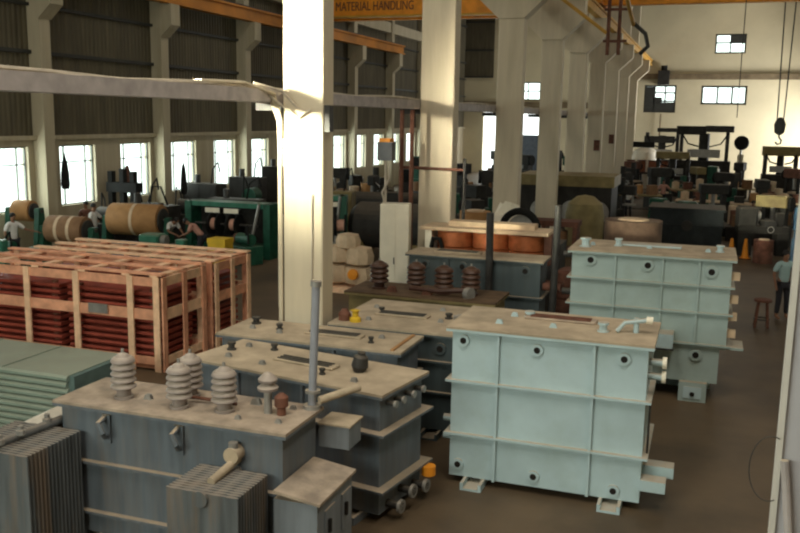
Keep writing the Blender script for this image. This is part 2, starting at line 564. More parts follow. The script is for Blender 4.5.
cr2 = thing('bridge_crane', 'orange overhead crane crossing the right bay near the end', 'crane', (0, 41, 0))
B(-5.1, 9.7, 0, .5, 9.83, 11.0, bev=.03).build('girder', M_ORANGE, cr2, smooth=False)
B(-5.3, -4.9, -.9, 1.6, 9.83, 10.3).build('end_carriage', M_ORANGE, cr2, smooth=False)
B(9.5, 9.9, -.9, 1.6, 9.83, 10.3).build('end_carriage', M_ORANGE, cr2, smooth=False)
B(2.0, 3.4, -.1, 1.2, 11.0, 11.7).build('trolley', M_DSTEEL, cr2, smooth=False)
struct('trim_20', B(9.55, 9.95, 0, 76.9, 9.2, 9.83), M_YEL)

hk = thing('hoist_hook', 'black crane hook block hanging on long wire ropes', 'hook', (2.78, 41.6, 3.95))
for dx in (-.13, .13):
    MB().cyl((dx, 0, 1.0), (dx * 1.6, 0, 5.95), .028, n=6).build('wire_rope', M_DSTEEL, hk)
MB().lathe((0, 0, .35), (0, 0, 1), [(0, .08), (.1, .2), (.45, .24), (.65, .16), (.75, .06)], 14).build('block', M_BLACK, hk)
MB().tube([(0, 0, .42), (0, 0, .25), (.1, 0, .12), (.08, 0, -.02), (-.05, 0, -.06), (-.13, 0, .04)], .04).build('hook', M_DSTEEL, hk)
rp = MB().cyl((1.0, 40.9, 5.0), (1.0, 40.9, 10), .02, n=5).build('pendant_cable', M_DSTEEL)
tag(rp, 'thin pendant cable hanging from the right bay crane', 'cable')

# conductor bar and service frame beside the middle row, high up
sf = thing('conductor_frame', 'brown and yellow steel service frame hanging high by the middle columns', 'frame', (-3.0, 30, 0))
MB().cyl((0.35, -10, 9.9), (0.35, 0.4, 7.9), .07, n=8).build('brace', M_YEL, sf)
MB().cyl((-.05, 0, 6.9), (-.05, 0, 10.2), .06, n=8).build('post', M_RUST, sf)
MB().cyl((-.4, 0, 6.9), (-.4, 0, 10.2), .06, n=8).build('post', M_RUST, sf)
for z in (7.3, 8.3):
    B(-.55, .2, -.05, .05, z, z + .08).build('cross_bar', M_RUST, sf, smooth=False)
MB().tube([(.35, .4, 7.95), (.75, .4, 7.6), (.85, .4, 7.2), (.6, .4, 6.95)], .07).build('collector_arm', M_DSTEEL, sf)
MB().cyl((-.45, 0, 7.6), (-2.2, 0, 8.9), .06, n=8).build('brace', M_YEL, sf)

# ------------------------------------------------------------------ cable tray along the middle row
tr = thing('cable_tray', 'long grey cable tray loaded with dusty cables, fixed along the columns', 'cable tray', (0, 0, 0))
ch = MB()
ch.prism([(-6.70, 4.98), (-6.27, 4.98), (-6.27, 5.17), (-6.31, 5.17), (-6.31, 5.02), (-6.66, 5.02), (-6.66, 5.17), (-6.70, 5.17)], 'y', 2.0, 76)
ch.build('channel', M_TRAY, tr, smooth=False)
for k in range(7):
    x = -6.645 + .055 * k
    pts = []
    y = 2.0
    ph = random.random() * 6
    while y < 76:
        pts.append((x + .02 * math.sin(y * .7 + ph), y, 5.10 + .035 * (k % 3) + .035 * math.sin(y * .9 + ph * 2)))
        y += .7
    MB().tube(pts, .024 + .008 * (k % 2), 6).build('cable', M_CABLE, tr)
for i, y in enumerate(CY[:7]):
    B(-6.7, -6.26, y + .1, y + .2, 4.86, 4.97).build('bracket', M_DSTEEL, tr, smooth=False)
# cables dropping onto the first column
dc = thing('drop_cable_bundle', 'dusty cables curling from the tray down the bright column edge', 'cable', (0, 0, 0))
for k, (dx, zl, r) in enumerate(((0, .2, .03), (.05, .2, .025), (-.05, 1.8, .022))):
    MB().tube([(-6.42 + dx, 10.2, 5.22), (-6.38 + dx, 11.3, 5.24), (-6.27 + dx, 12.0, 5.1), (-6.22 + dx * .5, 12.17, 4.7), (-6.235 + dx * .3, 12.2, 4.2), (-6.235 + dx * .3, 12.2, zl)], r).build('cable', M_COLM, dc)
MB().tube([(-6.35, 11.6, 5.25), (-6.1, 12.0, 5.15), (-5.9, 12.13, 4.9), (-5.75, 12.15, 4.84)], .02).build('cable', M_CABLE, dc)
MB().tube([(-6.28, 11.9, 5.1), (-6.1, 12.1, 4.9), (-5.9, 12.13, 4.75), (-5.7, 12.15, 4.88)], .018).build('cable', M_CABLE, dc)
cd = MB().cyl((-5.68, 12.17, .1), (-5.68, 12.17, 3.6), .012, n=6).build('conduit', M_CABLE)
tag(cd, 'thin conduit running down the face of the bright column', 'pipe')
bx = B(-5.515, -5.43, 12.25, 12.4, 4.55, 4.95).build('junction_box', M_DSTEEL, smooth=False)
tag(bx, 'small dark junction box on the right side of the bright column', 'box')

# ------------------------------------------------------------------ transformer tanks
def port(t, x, y, z, m, r=.085):
    p = MB().cyl((x, y, z), (x, y - .035, z), r, n=20).build('port_flange', m, t)
    MB().cyl((x, y - .02, z), (x, y - .042, z), r * .55, n=16).build('port_hole', M_HOLE, p)


def bushing(t, x, y, z, r, h, sheds, m, slim=False, stem=True):
    pr = []
    b = r * .55
    z0 = .12 * h / .5
    pr += [(0, r * .75), (.03, r * .75), (.032, b), (z0, b)]
    dz = (h - z0) / sheds
    for k in range(sheds):
        a = z0 + k * dz
        rr = r * (1 - .015 * k)
        pr += [(a, b * 1.25), (a + dz * .10, rr * .93), (a + dz * .24, rr), (a + dz * .42, rr * .97), (a + dz * .72, b * 1.5), (a + dz * .97, b * 1.25)]
    pr += [(h, b), (h + .03, b * .7), (h + .05, .01)]
    o = MB().lathe((x, y, z), (0, 0, 1), pr, 24).build('bushing', m, t)
    if stem:
        MB().cyl((x, y, z + h + .02), (x, y, z + h + .09), .018, n=8).build('terminal', M_STEEL, o)
    return o


def tank(name, label, x0, x1, y0, y1, h, m, mtop, zf, xr, base=.1, group=None, over=.07, fl=.07, cat='tank', feet=True):
    t = thing(name, label, cat, ((x0 + x1) / 2, (y0 + y1) / 2, 0), 0, group)
    cx, cy = (x0 + x1) / 2, (y0 + y1) / 2
    a, b, c, d = x0 - cx, x1 - cx, y0 - cy, y1 - cy
    B(a, b, c, d, base, h - .02).build('shell', m, t, smooth=False)
    B(a - over, b + over, c - over, d + over, h - .045, h - .012).build('rim', m, t, smooth=False)
    B(a - over, b + over, c - over, d + over, h - .01, h + .02).build('top_plate', mtop, t, smooth=False)
    for z in zf:
        B(a - fl, b + fl, c - fl, d + fl, z, z + .03).build('stiffener', m, t, smooth=False)
    zs = [base] + sorted(zf) + [h - .05]
    for x in xr:
        B(x - cx - .018, x - cx + .018, c - .05, c + .01, base, h - .05).build('rib', m, t, smooth=False)
    if feet:
        for x in (a + .35, b - .35):
            MB().prism([(x - .14, 0), (x + .14, 0), (x + .14, base), (x + .1, base), (x + .1, .03), (x - .1, .03), (x - .1, base), (x - .14, base)], 'y', c - .22, d + .2).build('skid', m, t, smooth=False)
    # bolts along the rim as one strip of studs per side would be a few pixels: studs on the front edge only
    t['cx'] = cx
    del t['cx']
    return t, (lambda x: x - cx), (lambda y: y - cy)


def hatch(t, x, y, z, w, d, m=None, inner=True):
    o = MB().box(x - w / 2, x + w / 2, y - d / 2, y + d / 2, z, z + .035, bev=.012).build('hatch', m or M_TANTOP2, t, smooth=False)
    if inner:
        for k in range(3):
            yy = y - d / 2 + d * (k + .5) / 3
            B(x - w * .42, x + w * .42, yy - d * .07, yy + d * .07, z + .03, z + .05).build('slot', M_RUST if m is None else M_DSTEEL, o, smooth=False)
    return o


def lug(t, x, y, z, m, s=1.0):
    """lifting lug: two upright ears with a pin"""
    q = MB()
    q.prism([(x - .09 * s, z), (x + .09 * s, z), (x + .05 * s, z + .1 * s), (x - .05 * s, z + .1 * s)], 'y', y - .04 * s, y - .025 * s)
    q.prism([(x - .09 * s, z), (x + .09 * s, z), (x + .05 * s, z + .1 * s), (x - .05 * s, z + .1 * s)], 'y', y + .025 * s, y + .04 * s)
    q.cyl((x, y - .05 * s, z + .06 * s), (x, y + .05 * s, z + .06 * s), .015 * s, n=8)
    return q.build('lifting_lug', m, t, smooth=False)


def studs(t, pts, z, r=.018, h=.05):
    for x, y in pts:
        MB().cyl((x, y, z), (x, y, z + h), r, n=6).build('stud', M_DSTEEL, t)


def stub(t, x, y, z, r, h, m):
    q = MB().lathe((x, y, z), (0, 0, 1), [(0, r * 1.5), (.02, r * 1.5), (.021, r), (h - .03, r), (h - .029, r * 1.4), (h, r * 1.4)], 16)
    return q.build('pipe_stub', m, t)


# --- front pale teal tank
t, fx, fy = tank('transformer_tank', 'pale teal steel tank with six round ports, nearest on the open floor', -2.98, -.52, 10.7, 11.92, 2.12, M_TEAL, M_TANTOP, (1.40, .68), (-2.37, -1.16))
for x, z in ((-2.83, 1.96), (-1.87, 1.93), (-.80, 1.93), (-2.86, .27), (-1.85, .25), (-.84, .22)):
    port(t, fx(x), fy(10.7), z, M_TEAL, .075)
hatch(t, fx(-1.72), fy(11.55), 2.14, .95, .22)
lug(t, fx(-2.45), fy(11.05), 2.14, M_TEAL, .55)
lug(t, fx(-2.35), fy(11.55), 2.14, M_TEAL, .55)
lug(t, fx(-1.75), fy(11.1), 2.14, M_TEAL, .55)
stub(t, fx(-1.12), fy(11.15), 2.14, .05, .12, M_TEAL)
stub(t, fx(-2.15), fy(11.6), 2.14, .05, .08, M_TEAL)
v = MB().tube([(fx(-.72), fy(11.25), 2.12), (fx(-.72), fy(11.25), 2.30), (fx(-.72), fy(11.25), 2.33)], .035, 10).build('valve', M_TEAL, t)
MB().tube([(fx(-.6), fy(11.25), 2.31), (fx(-.86), fy(11.2), 2.27), (fx(-.95), fy(11.15), 2.16)], .03, 8).build('elbow', M_TEAL, v)
MB().cyl((fx(-.60), fy(11.25), 2.31), (fx(-.52), fy(11.25), 2.31), .05, n=12).build('end_cap', M_WHITE, v)
# right side fittings
for (y0, y1, z0, z1, w) in ((10.85, 11.0, .78, .92, .30), (10.72, 10.95, .52, .63, .24)):
    pass
B(fx(-.52), fx(-.14), fy(10.98), fy(11.2), .36, .50).build('jacking_pad', M_TEAL, t, smooth=False)
B(fx(-.52), fx(-.22), fy(10.66), fy(10.88), .28, .42).build('jacking_pad', M_TEAL, t, smooth=False)
for z, y in ((1.86, 10.95), (1.68, 10.95)):
    p = MB().cyl((fx(-.52), fy(y), z), (fx(-.34), fy(y), z), .045, n=12).build('drain_pipe', M_TEAL, t)
    MB().cyl((fx(-.36), fy(y), z), (fx(-.31), fy(y), z), .075, n=12).build('pipe_flange', M_WHITE, p)
for z in (1.40, 1.15):
    MB().cyl((fx(-2.98), fy(10.95), z - .6), (fx(-3.14), fy(10.95), z - .6), .05, n=10).build('drain_pipe', M_TEAL, t)
MB().cyl((fx(-.47), fy(10.85), .68), (fx(-.47), fy(10.85), 1.4), .014, n=6).build('rod', M_DSTEEL, t)

# --- rear pale teal tank: tall upper body, short lower body, square foot
t, fx, fy = tank('transformer_tank', 'tall grey teal tank with stepped base behind the nearest teal tank', -2.18, .50, 15.6, 16.95, 2.52, M_TEAL2, M_TANTOP, (2.02, 1.55, 1.0), (-1.42, -.62, -.02), base=.95, feet=False)
B(fx(-1.95), fx(.40), fy(15.62), fy(16.9), .33, .96).build('lower_body', M_TEAL2, t, smooth=False)
B(fx(-.62), fx(-.56), fy(15.58), fy(15.62), .33, .96).build('rib', M_TEAL2, t, smooth=False)
f = MB(); f.box(fx(-.22), fx(.24), fy(15.5), fy(15.95), 0, .34)
f = f.build('foot', M_TEAL2, t, smooth=False)
B(fx(-.14), fx(.16), fy(15.48), fy(15.5), .06, .27).build('foot_plate', M_TEAL, f, smooth=False)
MB().cyl((fx(.01), fy(15.48), .14), (fx(.01), fy(15.46), .14), .04, n=12).build('foot_hole', M_HOLE, f)
for x in (-1.6,):
    B(fx(x), fx(x + .46), fy(15.6), fy(15.95), 0, .34).build('foot', M_TEAL2, t, smooth=False)
B(fx(-1.9), fx(.3), fy(16.4), fy(16.8), 0, .34).build('rear_foot', M_TEAL2, t, smooth=False)
for x, z in ((-1.85, 2.36), (-.87, 2.33), (.18, 2.29), (.02, .82)):
    port(t, fx(x), fy(15.6), z, M_TEAL2, .10)
vb = B(fx(-.76), fx(-.36), fy(15.2), fy(15.6), .98, 1.22).build('valve_box', M_TEAL, t, smooth=False)
B(fx(-.78), fx(-.34), fy(15.18), fy(15.62), .955, .98).build('box_lip', M_DSTEEL, vb, smooth=False)
B(fx(.5), fx(.78), fy(15.6), fy(16.2), .96, 1.0).build('side_shelf', M_TEAL2, t, smooth=False)
for z in (2.15, 1.75, 1.45, 1.15):
    B(fx(.5), fx(.64), fy(15.7), fy(15.82), z, z + .13).build('side_bracket', M_CREAMP, t, smooth=False)
for z in (2.4, 1.72):
    MB().cyl((fx(-2.18), fy(15.8), z), (fx(-2.36), fy(15.8), z), .06, n=12).build('drain_pipe', M_DSTEEL, t)
v = stub(t, fx(-2.0), fy(15.95), 2.54, .07, .16, M_TEAL)
for x in (-1.9, -.9, .1):
    lug(t, fx(x), fy(16.2), 2.54, M_TEAL, .55)
stub(t, fx(-1.45), fy(16.3), 2.54, .05, .14, M_TEAL)
stub(t, fx(.3), fy(16.3), 2.54, .05, .12, M_TEAL)
hatch(t, fx(-.9), fy(16.5), 2.54, 1.1, .3, M_TEAL, inner=False)

# --- radiator made of upright fins, hung on two headers
def radiator(t, x, y0, y1, z0, z1, w, m, n=9):
    r = MB()
    r.cyl((x, y1, z1 - .06), (x, y0 - .02, z1 - .06), .055, n=14)
    r = r.build('radiator_header', m, t)
    MB().cyl((x, y1, z0 + .1), (x, y0 - .02, z0 + .1), .055, n=14).build('lower_header', m, r)
    L_ = (y1 - .12) - y0
    for k in range(n):
        y = y0 + L_ * k / (n - 1)
        q = MB()
        pr = []
        # fin with four swollen channels across its width
        xs = [i / 16 for i in range(17)]
        front = [(x - w / 2 + w * u, y - .010 - .014 * abs(math.sin(u * PI * 5))) for u in xs]
        back = [(x - w / 2 + w * u, y + .010 + .014 * abs(math.sin(u * PI * 5))) for u in reversed(xs)]
        q.prism(front + back, 'z', z0, z1)
        q.build('radiator_fin', m, t, smooth=False)
    MB().cyl((x, y0 - .02, z1 - .06), (x, y0 - .05, z1 - .06), .085, n=14).build('header_cap', m, r)
    return r


# --- T1: nearest dark transformer with pale bushings
t, fx, fy = tank('power_transformer', 'nearest dark blue grey transformer with five pale ribbed bushings on its dusty lid', -6.65, -3.9, 7.65, 8.45, 1.6, M_DARK, M_TANTOP2, (.93, .34), (), cat='transformer')
for (x, y, h, n) in ((-6.04, 7.95, .48, 5), (-5.28, 7.9, .46, 5), (-5.38, 8.28, .46, 5), (-4.76, 7.97, .46, 5)):
    bushing(t, fx(x), fy(y), 1.62, .145, h, n, M_PORC)
o = MB().cyl((fx(-4.3), fy(8.1), 1.62), (fx(-4.3), fy(8.1), 1.88), .045, n=12).build('bushing_stem', M_STEEL, t)
MB().lathe((fx(-4.3), fy(8.1), 1.86), (0, 0, 1), [(0, .05), (.02, .11), (.05, .115), (.09, .06), (.11, .10), (.14, .105), (.2, .05), (.22, .01)], 20).build('bushing_cap', M_PORC, o)
MB().lathe((fx(-4.14), fy(8.1), 1.62), (0, 0, 1), [(0, .05), (.08, .05), (.1, .075), (.2, .075), (.24, .03)], 14).build('gauge', M_RUST, t)
pv = MB().cyl((fx(-3.93), fy(8.42), 1.62), (fx(-3.88), fy(8.42), 3.02), .045, n=14).build('vent_pipe', M_POLE, t, label='tall grey lilac upright pipe')
MB().cyl((fx(-3.93), fy(8.42), 1.62), (fx(-3.93), fy(8.42), 1.66), .10, n=14).build('pipe_flange', M_STEEL, pv)
MB().cyl((fx(-3.885), fy(8.42), 2.99), (fx(-3.88), fy(8.42), 3.05), .06, n=14).build('pipe_cap', M_STEEL, pv)
MB().cyl((fx(-3.92), fy(8.42), 1.80), (fx(-3.92), fy(8.42), 1.83), .085, n=14).build('collar', M_STEEL, pv)
MB().cyl((fx(-3.84), fy(8.42), 1.72), (fx(-3.52), fy(8.8), 1.80), .045, n=12).build('bracket_arm', M_TANTOP, t)
for (x, y) in ((-5.75, 8.0), (-5.6, 8.3), (-5.0, 8.25), (-4.5, 7.8), (-4.05, 7.85), (-6.35, 8.2), (-4.55, 8.3), (-4.1, 8.3)):
    lug(t, fx(x), fy(y), 1.62, M_STEEL, random.uniform(.4, .8))
MB().tube([(fx(-5.3), fy(8.1), 1.68), (fx(-5.0), fy(8.15), 1.66), (fx(-4.7), fy(8.12), 1.66)], .02).build('earth_strap', M_RUST, t)
for x in (-6.05, -5.12):
    q = MB()
    q.tube([(fx(x), fy(7.64), 1.5), (fx(x), fy(7.5), 1.46), (fx(x + .05), fy(7.5), 1.36), (fx(x + .02), fy(7.58), 1.28)], .03, 8)
    q.build('lifting_hook', M_DARK, t)
    B(fx(x) - .06, fx(x) + .06, fy(7.62), fy(7.65), 1.2, 1.52).build('hook_plate', M_DARK, t, smooth=False)
radiator(t, fx(-6.78), fy(6.75), fy(7.66), .02, 1.32, .9, M_RAD, 15)
radiator(t, fx(-4.42), fy(6.95), fy(7.66), .02, 1.17, .80, M_RAD, 12)
MB().cyl((fx(-4.42), fy(7.66), 1.25), (fx(-4.44), fy(7.15), 1.19), .045, n=14).build('dusty_pipe', M_TANTOP, t)
q = MB().cyl((fx(-4.42), fy(7.7), 1.33), (fx(-4.42), fy(7.5), 1.33), .085, n=16).build('radiator_valve', M_TANTOP, t)
MB().cyl((fx(-4.42), fy(7.56), 1.40), (fx(-4.42), fy(7.56), 1.46), .05, n=12).build('valve_handle', M_STEEL, q)
q = MB().cyl((fx(-6.7), fy(7.7), 1.36), (fx(-6.85), fy(6.6), 1.34), .05, n=12).build('pipe_run', M_RAD, t)
for y in (7.5, 7.1, 6.8):
    MB().lathe((fx(-6.73), fy(y), 1.38), (0, 0, 1), [(0, .05), (.05, .05), (.06, .03), (.1, .03)], 10).build('pipe_valve', M_STEEL, q)
# cable box with sloped dusty roof on the right-hand side
cb = B(fx(-3.9), fx(-3.42), fy(7.45), fy(8.35), .25, .98).build('cable_box', M_BOXB, t, smooth=False)
MB().prism([(fx(-3.89), 1.08), (fx(-3.89), 1.05), (fx(-3.38), .98), (fx(-3.38), 1.01)], 'y', fy(7.42), fy(8.38)).build('box_roof', M_TANTOP2, cb, smooth=False)
for y in (7.62, 8.05):
    B(fx(-3.42), fx(-3.40), fy(y), fy(y + .24), .45, .85).build('box_cover', M_BOXB, cb, smooth=False)
    B(fx(-3.40), fx(-3.37), fy(y + .05), fy(y + .09), .6, .74).build('box_latch', M_HOLE, cb, smooth=False)
B(fx(-3.88), fx(-3.52), fy(8.5), fy(8.85), 1.16, 1.42).build('side_box', M_BOXB, t, smooth=False)
B(fx(-3.89), fx(-3.50), fy(8.48), fy(8.87), 1.42, 1.44).build('side_box_lid', M_TANTOP, t, smooth=False)
MB().cyl((fx(-3.5), fy(7.8), .1), (fx(-3.5), fy(7.8), .22), .07, n=12).build('yellow_cap', M_YELLOW, t)

# --- T2, T3, T4: dark tanks with dusty lids
def dark_top(t, fx, fy, z, hat, lugs, stubs_):
    for (x, y, w, d) in hat:
        hatch(t, fx(x), fy(y), z, w, d, M_TANTOP, True)
    for (x, y) in lugs:
        lug(t, fx(x), fy(y), z, M_STEEL, .55)
    for (x, y, r, h) in stubs_:
        stub(t, fx(x), fy(y), z, r * .7, h * .9, M_DSTEEL)


t, fx, fy = tank('transformer_tank', 'dark blue grey tank with dusty tan lid and brown breather, right behind the bushing transformer', -6.17, -3.31, 9.44, 10.48, 1.6, M_DARK, M_TANTOP, (1.12, .42), (-5.4, -4.4), group='dark slate tanks in the middle', fl=.12)
dark_top(t, fx, fy, 1.62, [(-4.75, 9.98, .95, .2)], [(-5.8, 9.7), (-3.8, 9.65), (-5.2, 9.65), (-4.1, 10.3), (-5.9, 10.25)], [(-5.5, 10.3, .05, .1), (-6.0, 10.0, .06, .12), (-4.3, 9.7, .04, .09)])
MB().lathe((fx(-3.98), fy(10.05), 1.62), (0.15, 0, 1), [(0, .07), (.08, .11), (.2, .09), (.23, .05), (.26, .05)], 14).build('breather', M_DSTEEL, t)
for y in (9.6, 9.8, 10.05, 10.3):
    MB().cyl((fx(-3.31), fy(y), 1.46), (fx(-3.20), fy(y), 1.46), .03, n=10).build('side_fitting', M_DSTEEL, t)
    MB().cyl((fx(-3.20), fy(y), 1.46), (fx(-3.17), fy(y), 1.46), .045, n=10).build('fitting_cap', M_STEEL, t)
for (y, z) in ((9.65, .18), (9.95, .26), (10.3, .2)):
    q = MB().cyl((fx(-3.31), fy(y), z), (fx(-3.10), fy(y), z), .05, n=12).build('drain_valve', M_DSTEEL, t)
    MB().cyl((fx(-3.14), fy(y), z), (fx(-3.10), fy(y), z), .085, n=12).build('valve_flange', M_STEEL, q)
MB().cyl((fx(-3.15), fy(10.42), .30), (fx(-3.15), fy(10.42), .42), .09, n=14).build('hand_wheel', M_ORANGE, t)

t.rotation_euler = (0, 0, R(-10))

t, fx, fy = tank('transformer_tank', 'dark tank with tan lid and brown gasket edge, at the foot of the bright column', -6.6, -3.85, 11.02, 11.92, 1.6, M_DARK, M_TANTOP, (1.1, .45), (-5.7, -4.8), group='dark slate tanks in the middle')
dark_top(t, fx, fy, 1.62, [(-5.0, 11.5, .9, .2)], [(-6.3, 11.4), (-6.0, 11.7), (-5.8, 11.3), (-4.3, 11.6)], [(-4.35, 11.3, .04, .1), (-6.4, 11.7, .07, .12), (-5.9, 11.5, .05, .1)])
B(fx(-3.95), fx(-3.9), fy(11.0), fy(11.93), 1.62, 1.64).build('gasket_strip', M_KRAFT, t, smooth=False)

t, fx, fy = tank('transformer_tank', 'dark slate tank left of the nearest teal tank, its side lit', -5.35, -3.35, 12.25, 14.1, 1.6, M_DARK2, M_TANTOP, (1.16, .68), (-4.8, -4.1), group='dark slate tanks in the middle')
dark_top(t, fx, fy, 1.62, [(-4.5, 13.1, .9, .22)], [(-4.9, 12.6), (-3.8, 12.9), (-4.0, 13.7), (-5.1, 13.5)], [(-3.75, 13.2, .06, .1), (-4.9, 13.2, .05, .1)])
port(t, fx(-3.6), fy(12.25), 1.38, M_DARK2, .09)
MB().tube([(fx(-3.5), fy(12.7), 1.62), (fx(-3.5), fy(12.7), 1.78), (fx(-3.35), fy(12.65), 1.82), (fx(-3.25), fy(12.6), 1.72)], .04).build('valve', M_STEEL, t)

# --- T5: brown transformer with brown bushings
t, fx, fy = tank('power_transformer', 'low brown dusty transformer with a row of dark brown bushings', -6.3, -3.5, 15.15, 16.2, 1.5, M_OLIVE, mat('brown_dusty_lid', (0.11, 0.068, 0.038), 0.85, var=0.3, scale=4), (1.1, .5), (), cat='transformer')
for (x, y) in ((-5.85, 15.6), (-5.15, 15.75), (-4.55, 15.6), (-4.05, 15.7)):
    bushing(t, fx(x), fy(y), 1.52, .19, .50, 4, M_PORCB)
MB().tube([(fx(-5.15), fy(15.4), 1.62), (fx(-4.6), fy(15.3), 1.62), (fx(-4.0), fy(15.4), 1.66)], .05).build('cross_pipe', M_PORCB, t)
MB().cyl((fx(-4.05), fy(15.4), 1.6), (fx(-3.95), fy(15.35), 1.6), .12, n=16).build('dial_gauge', M_STEEL, t)
for x in (-5.5, -4.8):
    lug(t, fx(x), fy(15.35), 1.52, M_RUST, 1.1)

# --- T6: dark transformer at the foot of the second column
t, fx, fy = tank('transformer_tank', 'dark slate tank with tan lid and two tall pipes, under the copper coils', -5.75, -3.0, 17.1, 17.85, 2.0, M_DARK2, M_TANTOP, (1.25, .6), (-4.9, -4.0), group='dark slate tanks in the middle')
for x in (-5.4, -4.6, -3.3):
    port(t, fx(x), fy(17.1), 1.8, M_DARK2, .10)
MB().cyl((fx(-4.0), fy(16.95), 1.3), (fx(-4.02), fy(16.95), 2.95), .075, n=12).build('vent_pipe', M_DSTEEL, t)
MB().cyl((fx(-2.75), fy(17.1), .1), (fx(-2.70), fy(17.1), 3.15), .07, n=12).build('vent_pipe', M_DSTEEL, t)
for y in (17.2, 17.5):
    MB().cyl((fx(-2.95), fy(y), 1.5), (fx(-2.6), fy(y), 1.5), .08, n=12).build('drain_valve', M_RUST, t)
hatch(t, fx(-4.8), fy(17.45), 2.02, 1.0, .2, M_TANTOP, True)

# --- core and coil assembly behind it
t = thing('coil_assembly', 'copper orange transformer coils under a pale beige yoke board', 'coil assembly', (-4.4, 18.55, 0))
B(-1.35, 1.35, -.3, .3, 0, 1.75).build('lower_yoke', M_DSTEEL, t, smooth=False)
for x in (-.75, .05, .85):
    o = MB().lathe((x, 0, 1.75), (0, 0, 1), [(0, .40), (.05, .42), (.25, .42), (.26, .38), (.29, .42), (.6, .42), (.63, .33)], 28).build('winding', M_COPPER, t)
B(-1.45, 1.35, -.45, .45, 2.38, 2.45).build('yoke_board', M_CREAMP, t, smooth=False)
B(-.9, 1.0, -.12, .3, 2.45, 2.56).build('upper_yoke', M_CREAMP, t, smooth=False)
B(-1.35, -1.2, -.40, .3, 1.75, 2.38).build('end_support', M_WHITE, t, smooth=False)
B(1.25, 1.4, -.3, .3, 1.75, 2.38).build('end_support', M_RUST, t, smooth=False)
MB().tube([(-1.2, -.40, 2.0), (-1.15, -.44, 2.2), (-1.0, -.44, 2.2), (-.95, -.40, 2.0)], .05).build('lead', M_BLACK, t)

# ------------------------------------------------------------------ timber crates with red radiators
def crate(label, x0, x1, y0, y1, h, posts, sideposts, tops, zr, mA, mB):
    t = thing('timber_crate', label, 'crate', ((x0 + x1) / 2, (y0 + y1) / 2, 0), 0, 'open timber crates on the left')
    cx, cy = (x0 + x1) / 2, (y0 + y1) / 2
    a, b, c, d = x0 - cx, x1 - cx, y0 - cy, y1 - cy
    W, T = .13, .035
    for x in posts:
        for yy in (c, d):
            B(x - cx - W / 2, x - cx + W / 2, yy - T, yy, 0, h).build('post', mB, t, smooth=False)
    for y in sideposts:
        for xx in (a, b):
            B(xx, xx + T, y - cy - W / 2, y - cy + W / 2, 0, h).build('post', mA, t, smooth=False)
    for z, hh in zr:
        for yy in (c, d):
            B(a, b, yy, yy + T, z, z + hh).build('rail', mA, t, smooth=False)
        for xx in (a, b):
            B(xx - T, xx, c, d, z, z + hh).build('side_rail', mB, t, smooth=False)
    for x in tops:
        B(x - cx - .08, x - cx + .08, c - .03, d + .03, h, h + T).build('top_slat', mB, t, smooth=False)
    for y in (c + .06, 0, d - .06):
        B(a - .03, b + .03, y - .08, y + .08, h + T, h + 2 * T).build('top_board', mA, t, smooth=False)
    B(a + .05, b - .05, c + .05, d - .05, .03, .09).build('crate_base', mA, t, smooth=False)
    return t, cx, cy


zr = [(1.62, .17), (.98, .20), (.12, .15)]
c1, cx, cy = crate('front timber crate holding dark red radiators, small grey label on its middle rail', -14.1, -9.35, 13.5, 14.98, 1.8, (-14.0, -12.42, -11.25, -10.02, -9.45), (13.56, 14.24, 14.92), (-13.3, -12.2, -11.1, -10.1, -9.5), zr, M_WOOD, M_WOOD2)
q = MB().box(-10.95 - cx, -10.52 - cx, 13.44 - cy, 13.465 - cy, 1.03, 1.21).build('shipping_label', M_STEEL, c1, smooth=False, label='grey paper label on the middle rail')
c2, cx2, cy2 = crate('rear timber crate with pale slats and dark red radiators, behind the labelled crate', -13.8, -9.32, 15.3, 16.75, 1.8, (-13.7, -12.5, -11.4, -10.3, -9.42), (15.36, 16.0, 16.68), (-13.0, -12.0, -11.0, -10.0, -9.45), zr, M_WOOD2, M_WOOD)


def red_radiator(label, x0, x1, y0, y1, z0, z1, n):
    """bank of horizontal oxide red panels with headers"""
    t = thing('radiator_bank', label, 'radiator', ((x0 + x1) / 2, (y0 + y1) / 2, z0), 0, 'oxide red radiators packed in the crates')
    w, d = (x1 - x0) / 2, (y1 - y0) / 2
    for k in range(n):
        z = (z1 - z0) * k / n
        hgt = (z1 - z0) / n
        MB().prism([(-d, z + hgt * .12), (-d - .03, z + hgt * .4), (-d, z + hgt * .7), (d, z + hgt * .7), (d + .03, z + hgt * .4), (d, z + hgt * .12)], 'x', -w, w).build('radiator_panel', M_REDRAD, t, smooth=False)
    for x in (-w * .8, w * .8):
        MB().cyl((x, -d + .12, 0), (x, -d + .12, z1 - z0), .06, n=12).build('header_pipe', M_RUST, t)
    return t


red_radiator('red radiators at the labelled crate\'s left half, stacked flat', -13.9, -11.8, 13.68, 14.8, .09, 1.5, 11)
red_radiator('red radiators at the labelled crate\'s right half, stacked flat', -11.6, -9.55, 13.68, 14.8, .09, 1.5, 11)
red_radiator('red radiators inside the rear crate, right half', -11.5, -9.55, 15.5, 16.6, .09, 1.5, 11)
red_radiator('red radiators inside the rear crate, left half', -13.6, -11.7, 15.5, 16.6, .09, 1.45, 11)

